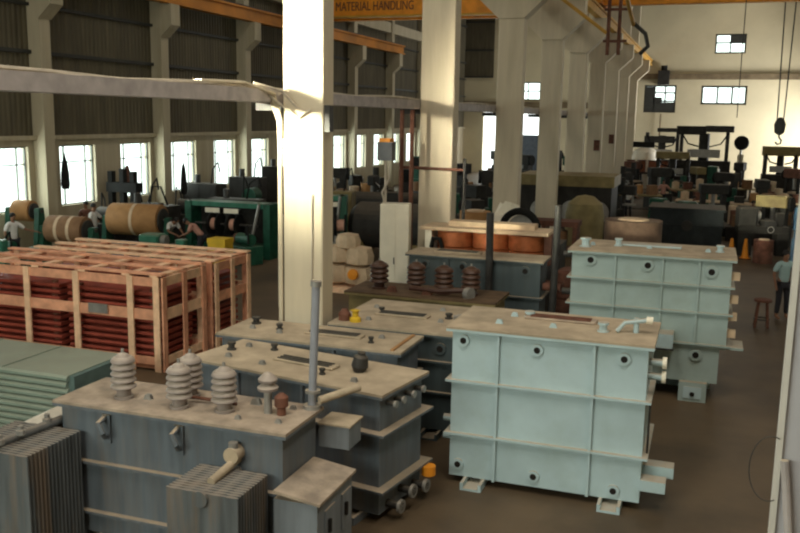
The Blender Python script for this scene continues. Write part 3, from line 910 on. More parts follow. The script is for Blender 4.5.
# ------------------------------------------------------------------ grey-green ribbed sheet stack
t = thing('radiator_panel_stack', 'stack of grey green ribbed panels in the lower left, before the crate', 'panel stack', (-10.9, 10.72, 0))
for k in range(10):
    z0 = k * .1
    MB().prism([(-.70, z0 + .004), (-.73, z0 + .03), (-.73, z0 + .065), (-.70, z0 + .096), (.6, z0 + .096), (.6, z0 + .004)], 'x', -2.6, 2.3 + .02 * (k % 2)).build('ribbed_panel', M_SHEET, t, smooth=False)
B(2.3, 2.40, -.66, .55, .02, .98).build('end_plate', M_BLUE if False else mat('dark_teal_plate', (0.10, 0.15, 0.14), .5), t, smooth=False)
for x in (-1.4, -.1, 1.1):
    B(x, x + .02, -.68, .6, .996, 1.008).build('seam', M_SHEET, t, smooth=False)

# crumpled plastic wrap between stack and transformer
pm = MB()
n = 9
gv = []
for i in range(n):
    for j in range(n):
        u, vv = i / (n - 1), j / (n - 1)
        x = -8.12 + .48 * u + .05 * vv
        y = 8.05 + 1.35 * vv
        z = .42 + .62 * math.sin(PI * (.08 + .60 * u)) + random.uniform(-.03, .03) - .08 * (1 - vv)
        gv.append((x, y, z))
fs = [(i * n + j, i * n + j + 1, (i + 1) * n + j + 1, (i + 1) * n + j) for i in range(n - 1) for j in range(n - 1)]
pm.add(gv, fs)
o = pm.build('plastic_sheet', M_PLAS)
sm = o.modifiers.new('s', 'SOLIDIFY'); sm.thickness = .012
tag(o, 'crumpled off-white wrapping sheet between the ribbed stack and the transformer', 'sheet')
t = thing('draped_support', 'dark packing bundle hidden under the off-white wrapping sheet', 'bundle', (-7.95, 8.7, 0))
B(-.22, .22, -.6, .6, 0, .62, bev=.05).build('bundle_body', M_DSTEEL, t)

# ------------------------------------------------------------------ near post at the right edge
t = thing('steel_cabinet', 'cream edged grey steel panel standing at the right edge close to the camera', 'panel', (.37, 4.0, 0))
B(0, .024, 0, .05, 0, 6.2).build('edge_post', M_NEARW, t, smooth=False)
B(.024, .9, .02, .04, 0, 6.2).build('sheet_panel', M_PANELG, t, smooth=False)
MB().cyl((.035, -.015, 3.35), (.13, -.015, 2.6), .017, n=8).build('strap', M_TRAY, t)
MB().cyl((.05, -.005, 4.0), (.12, -.005, 3.45), .008, n=8).build('strap', M_DSTEEL, t)
ring = [(-.02 + .085 * math.cos(a), -.01, 3.3 + .15 * math.sin(a)) for a in [R(70 + k * 10) for k in range(23)]]
MB().tube(ring, .0025, 6).build('wire_loop', M_DSTEEL, t)

# ------------------------------------------------------------------ white cabinet at second column with cables
t = thing('white_cabinet', 'tall white electrical cabinet standing before the second middle column', 'cabinet', (-6.42, 18.1, 0), R(12))
B(-.32, .32, -.2, .22, 0, 2.92, bev=.015).build('cabinet_body', M_WHITE, t, smooth=False)
B(-.29, .02, -.215, -.2, .2, 2.85).build('cabinet_door', M_WHITE, t, smooth=False)
B(-.01, .01, -.235, -.215, 1.6, 1.75).build('door_handle', M_DSTEEL, t, smooth=False)
t = thing('riser_pipes', 'two rusty brown riser pipes dropping from the tray behind the white cabinet', 'pipe', (-6.35, 18.55, 0))
for dx in (-.12, .12):
    MB().cyl((dx, 0, 0), (dx, 0, 4.95), .05, n=10).build('pipe', M_RUST, t)
t = thing('meter_box', 'grey meter box with orange top above the white cabinet', 'box', (-6.75, 18.1, 3.75))
B(-.08, .26, -.12, .12, .1, .5).build('box_body', M_DSTEEL if False else mat('mid_grey_box', (.10, .11, .12), .5), t, smooth=False)
B(-.04, .22, -.13, .13, .5, .58).build('box_top', M_ORANGE, t, smooth=False)
MB().cyl((.08, 0, -.83), (.08, 0, .12), .03, n=8).build('mount_tube', M_CABLE, t)
MB().tube([(.16, 0, .12), (.18, -.05, -.3), (.02, -.05, -.6), (.06, 0, -.82)], .025).build('lead', M_CABLE, t)

# wrapped bundle beside the first column
t = thing('wrapped_pallet', 'cream paper wrapped bundle with orange spots behind the bright column', 'bundle', (-9.2, 22.2, 0))
B(-.75, .65, -.5, .5, 0, .15).build('pallet', M_WOOD2, t, smooth=False)
for k, (x, z, s) in enumerate(((-.4, .2, .52), (.25, .18, .5), (-.35, .75, .48), (.28, .72, .5), (-.05, 1.15, .42))):
    q = MB()
    q.lathe((x, 0, z), (0, 0, 1), [(0, s * .4), (.08, s * .8), (s * .6, s * .85), (s, s * .7), (s * 1.1, s * .2)], 9)
    o = q.build('wrapped_bale', M_CREAMP, t)
MB().lathe((.3, -.5, .55), (0, -1, 0), [(0, .16), (.08, .14), (.1, .02)], 12).build('orange_end', M_ORANGE, t)
t = thing('yellow_fitting', 'small yellow and brown fittings on the floor side of the bright column', 'fitting', (-5.05, 12.42, 1.622))
MB().lathe((0, 0, 0), (0, 0, 1), [(0, .09), (.06, .09), (.08, .05), (.16, .05), (.18, .08), (.2, .02)], 12).build('fitting_body', M_YELLOW, t)
MB().lathe((-.2, .05, 0), (0, 0, 1), [(0, .1), (.1, .1), (.18, .04)], 12).build('fitting_body', M_RUST, t)

# ------------------------------------------------------------------ machines on the left
def paper_cylinder(label, x, y, z, ln, r, m, rz=0, stand=True, bands=1):
    t = thing('coil_cylinder', label, 'cylinder', (x, y, 0), rz, 'brown paper wound cylinders on the left')
    MB().rings([(Vector((-ln / 2, 0, z)), r * .97), (Vector((-ln / 2 + .03, 0, z)), r), (Vector((ln / 2 - .03, 0, z)), r), (Vector((ln / 2, 0, z)), r * .97)], 32).build('paper_winding', m, t)
    MB().cyl((-ln / 2 - .35, 0, z), (ln / 2 + .35, 0, z), .06, n=10).build('mandrel', M_DSTEEL, t)
    for s in (-1, 1):
        MB().cyl((s * (ln / 2 + .01), 0, z), (s * (ln / 2 + .06), 0, z), r * .75, n=24).build('end_disc', M_DSTEEL, t)
    for k in range(bands):
        u = -ln / 2 + ln * (k + 1) / (bands + 1)
        MB().cyl((u - .05, 0, z), (u + .05, 0, z), r + .008, n=32).build('band', M_CREAMP, t)
    for s in (-1, 1):
        q = MB()
        q.prism([(-.35, 0), (.35, 0), (.12, z + .1), (-.12, z + .1)], 'x', s * (ln / 2 + .22) - .08, s * (ln / 2 + .22) + .08)
        q.build('stand', M_GREEN, t, smooth=False)
    B(-ln / 2 - .3, ln / 2 + .3, -.45, .45, 0, .22).build('machine_bed', M_GREEN, t, smooth=False)
    return t


paper_cylinder('large brown paper cylinder on green stands, right of the other two', -17.6, 24.2, 1.32, 1.75, .52, M_KRAFT, R(8))
paper_cylinder('smaller brown paper cylinder with pale band, beside the white shirted worker', -18.45, 21.9, 1.2, 1.25, .42, M_KRAFTD, R(6), bands=2)
paper_cylinder('brown paper cylinder at the very left edge of the picture', -20.1, 21.9, 1.7, .6, .33, M_KRAFT, R(6), bands=0)


def winding_machine(label, x, y, w, h, rz, green=M_GREEN):
    t = thing('winding_machine', label, 'machine', (x, y, 0), rz, 'green coil winding machines')
    for sx in (-w / 2, w / 2):
        B(sx - .12, sx + .12, -.4, .4, 0, h).build('side_frame', green, t, smooth=False)
    B(-w / 2, w / 2, -.35, .35, h - .16, h).build('top_beam', M_GREENL, t, smooth=False)
    B(-w / 2, w / 2, -.3, .3, .1, .45).build('bed', green, t, smooth=False)
    B(-w / 2 + .1, w / 2 - .1, .25, .3, .45, h - .2).build('back_plate', M_OIL, t, smooth=False)
    for k in range(2):
        xx = -w * .18 + k * .72
        MB().rings([(Vector((xx - .05, -.42, 1.12)), .36), (Vector((xx + .02, -.42, 1.12)), .36)], 28).build('reel_flange', M_BLACK, t)
        MB().rings([(Vector((xx - .05, -.42, 1.12)), .20), (Vector((xx + .28, -.42, 1.12)), .20)], 24).build('reel_core', M_PINK, t)
        MB().rings([(Vector((xx + .28, -.42, 1.12)), .36), (Vector((xx + .33, -.42, 1.12)), .36)], 28).build('reel_flange', M_BLACK, t)
        B(xx - .3, xx + .25, -.38, -.36, h - .36, h - .2).build('guide_plate', M_WHITE, t, smooth=False)
    MB().cyl((-w * .4, -.42, 1.12), (w * .4, -.42, 1.12), .04, n=8).build('spindle', M_DSTEEL, t)
    MB().cyl((w * .3, -.45, .4), (w * .42, -.45, h), .05, n=8).build('lever', M_STEEL, t)
    return t


winding_machine('green winding machine with two black reels behind the rear crate', -15.2, 26.2, 3.0, 1.85, R(0))
wm = winding_machine('second green winding frame, right end, next to the bright column', -12.4, 27.5, 1.4, 2.1, R(20))


def lathe_machine(label, x, y, rz, ln=2.2, m=M_GREEN, group='machine tools on the shop floor', h=1.0):
    t = thing('lathe_machine', label, 'machine', (x, y, 0), rz, group)
    B(-ln / 2, ln / 2, -.25, .25, h * .62, h * .82).build('bed', m, t, smooth=False)
    B(-ln / 2, -ln / 2 + .5, -.3, .3, 0, h * .64).build('pedestal', m, t, smooth=False)
    B(ln / 2 - .4, ln / 2, -.28, .28, 0, h * .64).build('pedestal', m, t, smooth=False)
    B(-ln / 2, -ln / 2 + .65, -.3, .3, h * .82, h * 1.35, bev=.05).build('headstock', m, t, smooth=False)
    MB().cyl((-ln / 2 + .62, 0, h * 1.12), (-ln / 2 + .8, 0, h * 1.12), .17, n=20).build('chuck', M_STEEL, t)
    q = MB().box(ln / 2 - .45, ln / 2 - .15, -.14, .14, h * .82, h * 1.2, bev=.03).build('tailstock', m, t, smooth=False)
    B(0, .4, -.35, .3, h * .82, h * .98).build('carriage', M_DSTEEL, t, smooth=False)
    ringp = [(.2 + .11 * math.cos(a), -.4, h * .75 + .11 * math.sin(a)) for a in [R(k * 24) for k in range(16)]]
    MB().tube(ringp, .015, 6).build('hand_wheel', M_STEEL, t)
    return t


def drill_press(label, x, y, rz, h=2.2, m=M_OIL, group='drilling machines'):
    t = thing('drill_press', label, 'machine', (x, y, 0), rz, group)
    B(-.35, .35, -.3, .4, 0, .15).build('base', m, t, smooth=False)
    MB().cyl((0, .2, .15), (0, .2, h), .1, n=14).build('pillar', M_DSTEEL, t)
    B(-.25, .25, -.35, .15, .85, .93).build('table', M_STEEL, t, smooth=False)
    B(-.17, .17, -.4, .4, h - .35, h + .1, bev=.05).build('head', m, t, smooth=False)
    MB().cyl((0, -.25, h - .75), (0, -.25, h - .35), .05, n=10).build('spindle', M_STEEL, t)
    MB().cyl((0, .3, h + .08), (0, .3, h + .45), .15, n=16).build('motor', m, t)
    MB().tube([(.17, -.2, h - .2), (.4, -.3, h - .35), (.42, -.32, h - .45)], .018, 6).build('feed_lever', M_STEEL, t)
    return t


def workbench(label, x, y, rz, w=2.0, d=.9, h=.85, m=M_OLIVE, group='workbenches across the floor', items=()):
    t = thing('workbench', label, 'table', (x, y, 0), rz, group)
    B(-w / 2, w / 2, -d / 2, d / 2, h - .06, h).build('table_top', m, t, smooth=False)
    for sx in (-1, 1):
        for sy in (-1, 1):
            B(sx * (w / 2 - .08) - .04, sx * (w / 2 - .08) + .04, sy * (d / 2 - .08) - .04, sy * (d / 2 - .08) + .04, 0, h - .06).build('leg', M_DSTEEL, t, smooth=False)
    B(-w / 2 + .1, w / 2 - .1, -d / 2 + .1, d / 2 - .1, .25, .29).build('shelf', M_DSTEEL, t, smooth=False)
    return t


def drum(label, x, y, z=0, r=.3, h=.88, m=M_BLUE, group='oil drums', cat='drum'):
    t = thing('oil_drum', label, cat, (x, y, z), 0, group)
    pr = [(0, r), (.02, r + .01), (.04, r)]
    for u in (.33, .66):
        pr += [(h * u - .03, r), (h * u, r + .015), (h * u + .03, r)]
    pr += [(h - .04, r), (h - .02, r + .01), (h, r)]
    MB().lathe((0, 0, 0), (0, 0, 1), pr, 22).build('drum_shell', m, t)
    MB().cyl((r * .5, 0, h), (r * .5, 0, h + .02), .04, n=8).build('bung', M_STEEL, t)
    return t


def carton(label, x, y, z, w, d, h, m, rz=0, name='box', cat='box', group=None):
    t = thing(name, label, cat, (x, y, z), rz, group)
    B(-w / 2, w / 2, -d / 2, d / 2, 0, h, bev=.01).build('box_body', m, t, smooth=False)
    B(-w / 2 - .01, w / 2 + .01, -d / 2 - .01, d / 2 + .01, h * .86, h + .005).build('lid', m, t, smooth=False)
    return t


def coil(label, x, y, z, r, h, m=M_KRAFT, axis=(0, 0, 1), group='wound coils on the floor', name='wound_coil'):
    """hollow wound coil"""
    t = thing(name, label, 'coil', (x, y, z), 0, group)
    a = Vector(axis)
    MB().lathe((0, 0, 0), a, [(0, r * .55), (.001, r), (h * .03, r * 1.0), (h * .48, r), (h * .5, r * .97), (h * .52, r), (h, r), (h + .001, r * .55), (h * .5, r * .55)], 28).build('winding', m, t)
    MB().lathe((0, 0, 0), a, [(-.03, r * .5), (-.02, r * .54), (h + .03, r * .54), (h + .04, r * .5)], 20).build('former', M_CREAMP, t)
    return t


# ------------------------------------------------------------------ people
def skin_body(name, joints, bones, m, parent=None, sub=2):
    me = bpy.data.meshes.new(name)
    keys = list(joints)
    me.from_pydata([joints[k][0] for k in keys], [(keys.index(a), keys.index(b)) for a, b in bones], [])
    o = bpy.data.objects.new(name, me)
    COL.objects.link(o)
    me.materials.append(m)
    md = o.modifiers.new('skin', 'SKIN')
    md.use_smooth_shade = True
    for i, k in enumerate(keys):
        r = joints[k][1]
        r = (r, r) if not isinstance(r, tuple) else r
        me.skin_vertices[0].data[i].radius = r
        me.skin_vertices[0].data[i].use_root = (i == 0)
    s = o.modifiers.new('sub', 'SUBSURF')
    s.levels = sub
    s.render_levels = sub
    if parent:
        o.parent = parent
    return o


def person(label, x, y, rz, pose, shirt, trou, z=0):
    """pose: 'stand', 'bend' or 'sit'. figure faces -Y before rotation"""
    t = thing('person', label, 'person', (x, y, z), rz)
    if pose == 'stand':
        hip, chest, neck, head = (0, 0, .93), (0, 0, 1.28), (0, .0, 1.47), (0, -.02, 1.60)
        kn = [(-.10, -.02, .50), (.11, -.03, .50)]; an = [(-.11, .02, .08), (.14, .0, .08)]
        el = [(-.27, .0, 1.14), (.36, -.12, 1.20)]; wr = [(-.26, -.10, .92), (.56, -.30, 1.14)]
    elif pose == 'bend':
        hip, chest, neck, head = (0, .10, .90), (0, -.12, 1.16), (0, -.28, 1.28), (0, -.40, 1.34)
        kn = [(-.11, .02, .48), (.11, .0, .48)]; an = [(-.12, .10, .08), (.12, .08, .08)]
        el = [(-.26, -.28, 1.02), (.26, -.28, 1.02)]; wr = [(-.16, -.50, .92), (.16, -.50, .92)]
    else:
        hip, chest, neck, head = (0, .08, .52), (0, .0, .86), (0, -.07, 1.05), (0, -.12, 1.18)
        kn = [(-.14, -.38, .50), (.14, -.38, .50)]; an = [(-.13, -.40, .08), (.13, -.40, .08)]
        el = [(-.26, -.14, .74), (.26, -.14, .74)]; wr = [(-.14, -.38, .70), (.14, -.38, .70)]
    V3 = Vector
    hip, chest, neck, head = map(V3, (hip, chest, neck, head))
    J = {'pelvis': (hip, (.13, .10)), 'waist': ((hip + chest) / 2, (.125, .09)), 'chest': (chest, (.15, .10)), 'neckb': (neck.lerp(chest, .25), .07), 'neck': (neck, .052),
         'head': (head, (.072, .085)), 'crown': (head + (head - neck).normalized() * .10 + V3((0, .01, .02)), .06), 'nose': (head + V3((0, -.09, -.01)), .016)}
    Bn = [('pelvis', 'waist'), ('waist', 'chest'), ('chest', 'neckb'), ('neckb', 'neck'), ('neck', 'head'), ('head', 'crown'), ('head', 'nose')]
    for i, s in enumerate((-1, 1)):
        n = str(i)
        J['hip' + n] = (hip + V3((s * .09, 0, -.06)), .088)
        J['knee' + n] = (V3(kn[i]), .058)
        J['ank' + n] = (V3(an[i]), .042)
        J['toe' + n] = (V3(an[i]) + V3((0, -.17, -.04)), .035)
        sh = chest.lerp(neck, .55) + V3((s * .17, 0, 0))
        J['sh' + n] = (sh, .058)
        J['elb' + n] = (V3(el[i]), .040)
        J['wri' + n] = (V3(wr[i]), .027)
        d = (V3(wr[i]) - V3(el[i])).normalized()
        J['palm' + n] = (V3(wr[i]) + d * .07, (.036, .018))
        side = d.cross(V3((0, 0, 1))).normalized() if abs(d.z) < .9 else V3((0, -1, 0))
        for k in range(4):
            J['f%d%s' % (k, n)] = (V3(wr[i]) + d * (.15 + .012 * (1.5 - abs(k - 1.5))) + side * (.012 * (k * 2 - 3)) + V3((0, 0, -.02)), .009)
            Bn.append(('palm' + n, 'f%d%s' % (k, n)))
        J['th' + n] = (V3(wr[i]) + d * .07 + side * -.06, .011)
        Bn += [('palm' + n, 'th' + n), ('pelvis', 'hip' + n), ('hip' + n, 'knee' + n), ('knee' + n, 'ank' + n), ('ank' + n, 'toe' + n), ('neckb', 'sh' + n), ('sh' + n, 'elb' + n), ('elb' + n, 'wri' + n), ('wri' + n, 'palm' + n)]
    skin_body('body', J, Bn, M_SKIN, t)
    # shirt
    g = .018
    S = {}
    for k in ('waist', 'pelvis', 'chest', 'neckb'):
        r = J[k][1]
        r = (r[0] + g, r[1] + g) if isinstance(r, tuple) else r + g * .6
        S[k] = (J[k][0], r)
    SB = [('waist', 'pelvis'), ('waist', 'chest'), ('chest', 'neckb')]
    for n in '01':
        S['sh' + n] = (J['sh' + n][0], .058 + g)
        S['se' + n] = (J['sh' + n][0].lerp(J['elb' + n][0], .85), .045 + g)
        SB += [('neckb', 'sh' + n), ('sh' + n, 'se' + n)]
    skin_body('shirt', S, SB, shirt, t)
    Tt = {'pelvis': (J['pelvis'][0] - V3((0, 0, .03)), (.14, .112))}
    TB = []
    for n in '01':
        Tt['hip' + n] = (J['hip' + n][0], .10)
        Tt['knee' + n] = (J['knee' + n][0], .073)
        Tt['cuff' + n] = (J['ank' + n][0].lerp(J['knee' + n][0], .12), .062)
        TB += [('pelvis', 'hip' + n), ('hip' + n, 'knee' + n), ('knee' + n, 'cuff' + n)]
    skin_body('trousers', Tt, TB, trou, t)
    hh = MB()
    hc = head + V3((0, .018, .045))
    pr = []
    hh.lathe(hc - V3((0, 0, .02)), (head - neck).normalized(), [(0, .088), (.03, .094), (.07, .085), (.10, .06), (.12, .02)], 16)
    hh.build('hair', M_HAIR, t)
    return t


person('person in a pale teal shirt and dark trousers standing at the right edge', 1.95, 23.2, R(25), 'stand', M_SHIRTT, M_TROU)
person('person in a white shirt standing left of the smaller paper cylinder', -19.75, 21.0, R(75), 'stand', M_SHIRTW, M_TROU)
person('person in a light shirt bending forward behind the rear crate', -16.55, 24.4, R(75), 'bend', M_SHIRTW, M_TROU)
person('person in a dusty pink shirt facing the bending worker behind the crate', -15.35, 24.3, R(-70), 'bend', M_SHIRTR, M_TROU)
person('person in a grey white shirt at the left end of the large paper cylinder', -19.5, 24.4, R(100), 'stand', M_SHIRTW, M_TROU)
person('person in a dark reddish shirt standing by the first wall column', -20.2, 24.9, R(10), 'stand', M_RUST, M_TROU)
person('person in a pale shirt seated at a bench in the right bay', -.6, 44.2, R(30), 'sit', M_SHIRTW, M_TROU)
person('person in a white shirt standing among the benches below the boarded window', -3.6, 44.5, R(-20), 'stand', M_SHIRTW, M_TROU)
person('person in a brown shirt seated between benches right of the dark oil tank', 2.0, 43.0, R(20), 'sit', M_SHIRTB, M_TROU)
person('person in a pinkish shirt standing near the bobbin rack in the right bay', -2.2, 49.0, R(10), 'stand', M_SHIRTR, M_TROU)
st = thing('floor_stool', 'small dark reddish stool beside the standing worker', 'stool', (1.45, 22.1, 0))
MB().lathe((0, 0, .62), (0, 0, 1), [(0, .2), (.05, .2), (.06, .18)], 18).build('seat', M_RUST, st)
for a in range(4):
    ca, sa = math.cos(PI / 4 + a * PI / 2), math.sin(PI / 4 + a * PI / 2)
    MB().cyl((.2 * ca, .2 * sa, 0), (.13 * ca, .13 * sa, .63), .03, n=8).build('leg', M_RUST, st)
for s_ in (MB().tube([(.17 * math.cos(a), .17 * math.sin(a), .2) for a in [R(k * 30) for k in range(13)]], .02, 6),):
    s_.build('foot_ring', M_DSTEEL, st)

# left clutter under the windows
lathe_machine('green lathe under the first window at the left edge', -18.7, 18.6, R(5), 2.0, M_GREENL, h=1.1)
lathe_machine('green lathe before the white shirted worker, low left', -17.0, 20.2, R(8), 2.4, M_GREEN, h=.7)
lathe_machine('green lathe right of the large paper cylinder', -15.4, 22.6, R(5), 1.6, M_GREENL, h=.85)
carton('yellow crate of spools behind the rear crate', -13.9, 23.2, 0, .6, .5, 1.05, M_YELLOW, name='spool_crate', cat='box')
carton('blue tool chest on the floor behind the crates', -17.0, 22.7, 0, .6, .5, .8, M_BLUE, name='tool_chest', cat='chest')
t = thing('press_frame', 'black upright press frame standing against the second window', 'machine', (-20.2, 27.0, 0))
for dx in (-.5, 0, .45):
    B(dx - .09, dx + .09, -.12, .12, 0, 2.75 - abs(dx) * .2).build('upright', M_BLACK, t, smooth=False)
B(-.6, .7, -.2, .2, 1.9, 2.25).build('crosshead', M_BLACK, t, smooth=False)
B(-.6, .6, -.3, .3, 0, .8).build('base', M_OIL, t, smooth=False)
MB().prism([(.45, .8), (.95, .8), (.6, 2.2), (.45, 2.4)], 'y', -.1, .1).build('brace', M_BLACK, t, smooth=False)
t = thing('hanging_coat', 'dark coat hanging on the first wall column', 'coat', (-20.42, 24.2, 2.2))
MB().lathe((0, 0, 0), (0, 0, 1), [(0, .18), (.2, .22), (.7, .2), (1.2, .14), (1.5, .06), (1.7, .02)], 10).build('coat_body', M_BLACK, t)
t.scale = (.7, .6, .72)
t = thing('hanging_coat', 'dark reddish coat hanging between second column and third window', 'coat', (-20.75, 28.0, 2.1))
MB().lathe((0, 0, 0), (0, 0, 1), [(0, .16), (.3, .2), (.8, .17), (1.1, .1), (1.2, .02)], 10).build('coat_body', M_RUST, t)
t.scale = (.7, .6, .6)
t = thing('hanging_coat', 'dark bundle hanging right of the second wall column', 'coat', (-20.3, 31.1, 1.5))
MB().lathe((0, 0, 0), (0, 0, 1), [(0, .15), (.3, .22), (.9, .18), (1.5, .12), (1.8, .02)], 10).build('coat_body', M_BLACK, t)
t.scale = (.7, .6, .72)
t = thing('platform_scale', 'black frame trolley below the third window', 'trolley', (-19.8, 28.6, 0))
B(-.7, .7, -.4, .4, 0, 1.3).build('cabinet_body', M_OIL, t, smooth=False)
MB().tube([(-.5, 0, 1.3), (-.25, 0, 2.0), (.1, 0, 2.0), (.4, 0, 1.3)], .04).build('handle', M_BLACK, t)
for k, (x, y, w, h, m, lab) in enumerate((
        (-20.0, 32.2, 1.8, 1.9, M_OIL, 'dark control cabinet under the fourth window'),
        (-19.6, 35.2, 1.6, 2.0, M_OIL, 'dark wide control cabinet under the fifth window'),
        (-19.8, 38.6, 1.5, 2.3, M_OIL, 'dark control cabinet under the sixth window'),
        (-17.5, 30.5, 2.2, 1.5, M_DSTEEL, 'low dark steel cupboard behind the green winding machine'),
        (-13.6, 31.5, 1.3, 1.9, M_OLIVE, 'olive cupboard left of the bright column'),
        (-18.9, 26.4, 1.2, 1.6, M_OIL, 'dark gearbox cabinet behind the large paper cylinder'))):
    t = thing('control_cabinet', lab, 'cabinet', (x, y, 0), R(4 * k - 8), 'control cabinets by the left wall')
    B(-w / 2, w / 2, -.35, .35, 0, h, bev=.02).build('cabinet_body', m, t, smooth=False)
    B(-w / 2 + .05, -.02, -.37, -.35, .15, h - .1).build('cabinet_door', m, t, smooth=False)
    B(.02, w / 2 - .05, -.37, -.35, .15, h - .1).build('cabinet_door', m, t, smooth=False)
    MB().cyl((-w * .2, 0, h), (-w * .2, 0, h + .35), .12, n=12).build('motor', M_DSTEEL, t)
    MB().tube([(w * .2, 0, h), (w * .25, 0, h + .6), (w * .45, -.1, h + .9), (w * .5, -.1, h + .5)], .035).build('flexible_conduit', M_BLACK, t)

# machine desk / racks seen between first and second columns
for k, (x, y, r, ln, lab) in enumerate(((-13.5, 34.5, .5, 1.6, 'dark drum winder left of the two seen between first and second columns'),
                                        (-11.8, 35.5, .45, 1.5, 'dark drum winder right of the two seen between first and second columns'))):
    t = thing('drum_winder', lab, 'machine', (x, y, 0), R(10), 'dark drum winders')
    B(-ln / 2, ln / 2, -.4, .4, 0, .6).build('base', M_GREEN, t, smooth=False)
    MB().cyl((-ln / 2 + .1, 0, 1.15), (ln / 2 - .1, 0, 1.15), r, n=24).build('drum', M_OIL, t)
    for s in (-1, 1):
        B(s * ln / 2 - .06, s * ln / 2 + .06, -.3, .3, .5, 1.6).build('side_frame', M_GREEN, t, smooth=False)
t = thing('vessel', 'large dark horizontal vessel behind the white cabinet', 'vessel', (-10.2, 28.5, 0))
MB().rings([(Vector((-1.5, 0, 1.05)), .2), (Vector((-1.45, 0, 1.05)), .6), (Vector((-1.2, 0, 1.05)), .8), (Vector((1.5, 0, 1.05)), .8), (Vector((1.75, 0, 1.05)), .6), (Vector((1.8, 0, 1.05)), .2)], 28).build('vessel_shell', M_OIL, t)
for s in (-1, 1):
    MB().prism([(-.5, 0), (.5, 0), (.6, .6), (-.6, .6)], 'x', s - .1, s + .1).build('saddle', M_OLIVE, t, smooth=False)
MB().cyl((.2, -.8, 1.3), (.2, -.86, 1.3), .14, n=16).build('gauge', M_WHITE, t)

spots = [(-14.6, 38, 2.0, 'first'), (-11.4, 40, 1.7, 'second'), (-16.8, 41, 2.4, 'third'), (-13.0, 44, 1.8, 'fourth'), (-9.6, 37, 1.7, 'fifth'), (-15.2, 48, 2.2, 'sixth'), (-10.5, 46, 1.9, 'seventh'),
         (-18.0, 46, 2.2, 'eighth'), (-12.4, 52, 2.0, 'ninth'), (-8.3, 42, 1.9, 'tenth'), (-16.3, 55, 2.1, 'eleventh'), (-9.0, 51, 2.1, 'twelfth')]
near_of = ['left of the dark vessel', 'above the wrapped bale', 'under the far left windows', 'behind the drum winders', 'behind the meter box', 'deep in the left bay below the crane', 'right of the riser pipes, far',
           'against the left windows, far', 'in the deep middle of the left bay', 'beside the third middle column, left bay', 'near the end of the left wall', 'left of the fourth middle column, far']
for k, (x, y, h, _) in enumerate(spots):
    if k % 3 == 0:
        drill_press('dark drill press ' + near_of[k], x, y, R(20 * k), h, M_OIL)
    elif k % 3 == 1:
        lathe_machine('dark lathe ' + near_of[k], x, y, R(10 * k - 20), 2.3, M_OIL if k % 2 else M_GREEN, h=1.15)
    else:
        t = thing('coil_stand', 'cream and brown coils piled on a stand ' + near_of[k], 'coil stand', (x, y, 0), R(11 * k), 'coil stands in the left bay')
        B(-.9, .9, -.5, .5, .55, .65).build('stand_top', M_DSTEEL, t, smooth=False)
        for sx in (-.8, .8):
            B(sx - .05, sx + .05, -.45, .45, 0, .55).build('leg', M_DSTEEL, t, smooth=False)
        for q in range(3):
            MB().lathe((-.6 + .6 * q, 0, .65), (0, 0, 1), [(0, .26), (.5 + .15 * q, .26), (.52 + .15 * q, .12)], 18).build('coil', (M_CREAMP, M_KRAFT, M_KRAFTD)[(q + k) % 3], t)

# rail post pair across the second column (dark band) 
br = thing('barrier_rail', 'thin dark red barrier pipe crossing in front of the second middle column', 'rail', (-5.9, 19.08, 0))
MB().cyl((-.75, 0, 3.66), (.75, 0, 3.64), .035, n=8).build('rail_pipe', M_RUST, br)
for s in (-.75, .75):
    MB().cyl((s, 0, 0), (s, 0, 3.9), .04, n=8).build('rail_post', M_DSTEEL, br)

# ------------------------------------------------------------------ centre clutter behind the coil assembly
t = thing('scrap_heap', 'crumpled off-white insulation sheets heaped near the third middle column', 'heap', (-5.45, 24.4, 0))
B(-.9, .7, -.5, .5, 0, 1.75).build('stillage', M_DSTEEL, t, smooth=False)
hm = MB()
n = 10
gv = []
for i in range(n):
    for j in range(n):
        u, vv = i / (n - 1) * 2 - 1, j / (n - 1) * 2 - 1
        gv.append((u * .85, vv * .55, 1.76 + .85 * max(0, 1 - .8 * (u * u + vv * vv)) * random.uniform(.35, 1)))
hm.add(gv, [(i * n + j, i * n + j + 1, (i + 1) * n + j + 1, (i + 1) * n + j) for i in range(n - 1) for j in range(n - 1)])
o = hm.build('sheet_pile', M_WHITE, t, smooth=False)
md = o.modifiers.new('s', 'SOLIDIFY'); md.thickness = .03
coil('brown paper coil left of the off-white heap, standing on a dark block', -5.85, 22.9, 1.60, .42, .72, M_KRAFT)
carton('dark block carrying the brown paper coil', -5.85, 22.9, 0, 1.0, .9, 1.55, M_OIL, name='stillage', cat='block')
t = thing('black_ring', 'big black ring flange lying upright beside the off-white heap', 'ring', (-4.72, 23.4, 0))
rp_ = [(.48 * math.cos(a), 0, 1.85 + .48 * math.sin(a)) for a in [R(k * 15) for k in range(25)]]
MB().tube(rp_, .10, 10).build('ring', M_BLACK, t)
B(-.5, .5, -.3, .3, 0, 1.36).build('block', M_OIL, t, smooth=False)
MB().cyl((0, .1, 1.85), (0, .2, 1.85), .36, n=24).build('ring_face', M_STEEL, t)
t = thing('drying_oven', 'long olive brown oven with flat lid behind the third column, right side', 'oven', (-5.0, 34.2, 0))
B(-2.1, 1.5, .8, 3.2, 0, 2.2).build('oven_body', M_OIL, t, smooth=False)
B(-2.2, 1.6, .7, 3.3, 2.2, 2.62).build('oven_lid', M_OLIVE, t, smooth=False)
for x in (-1.2, 0, 1.0):
    MB().cyl((x, .78, 1.2), (x, .7, 1.2), .45, n=20).build('oven_port', M_STEEL, t)
t = thing('dome_cover', 'olive canvas covered dome right of the oven', 'cover', (-4.0, 31.2, 0))
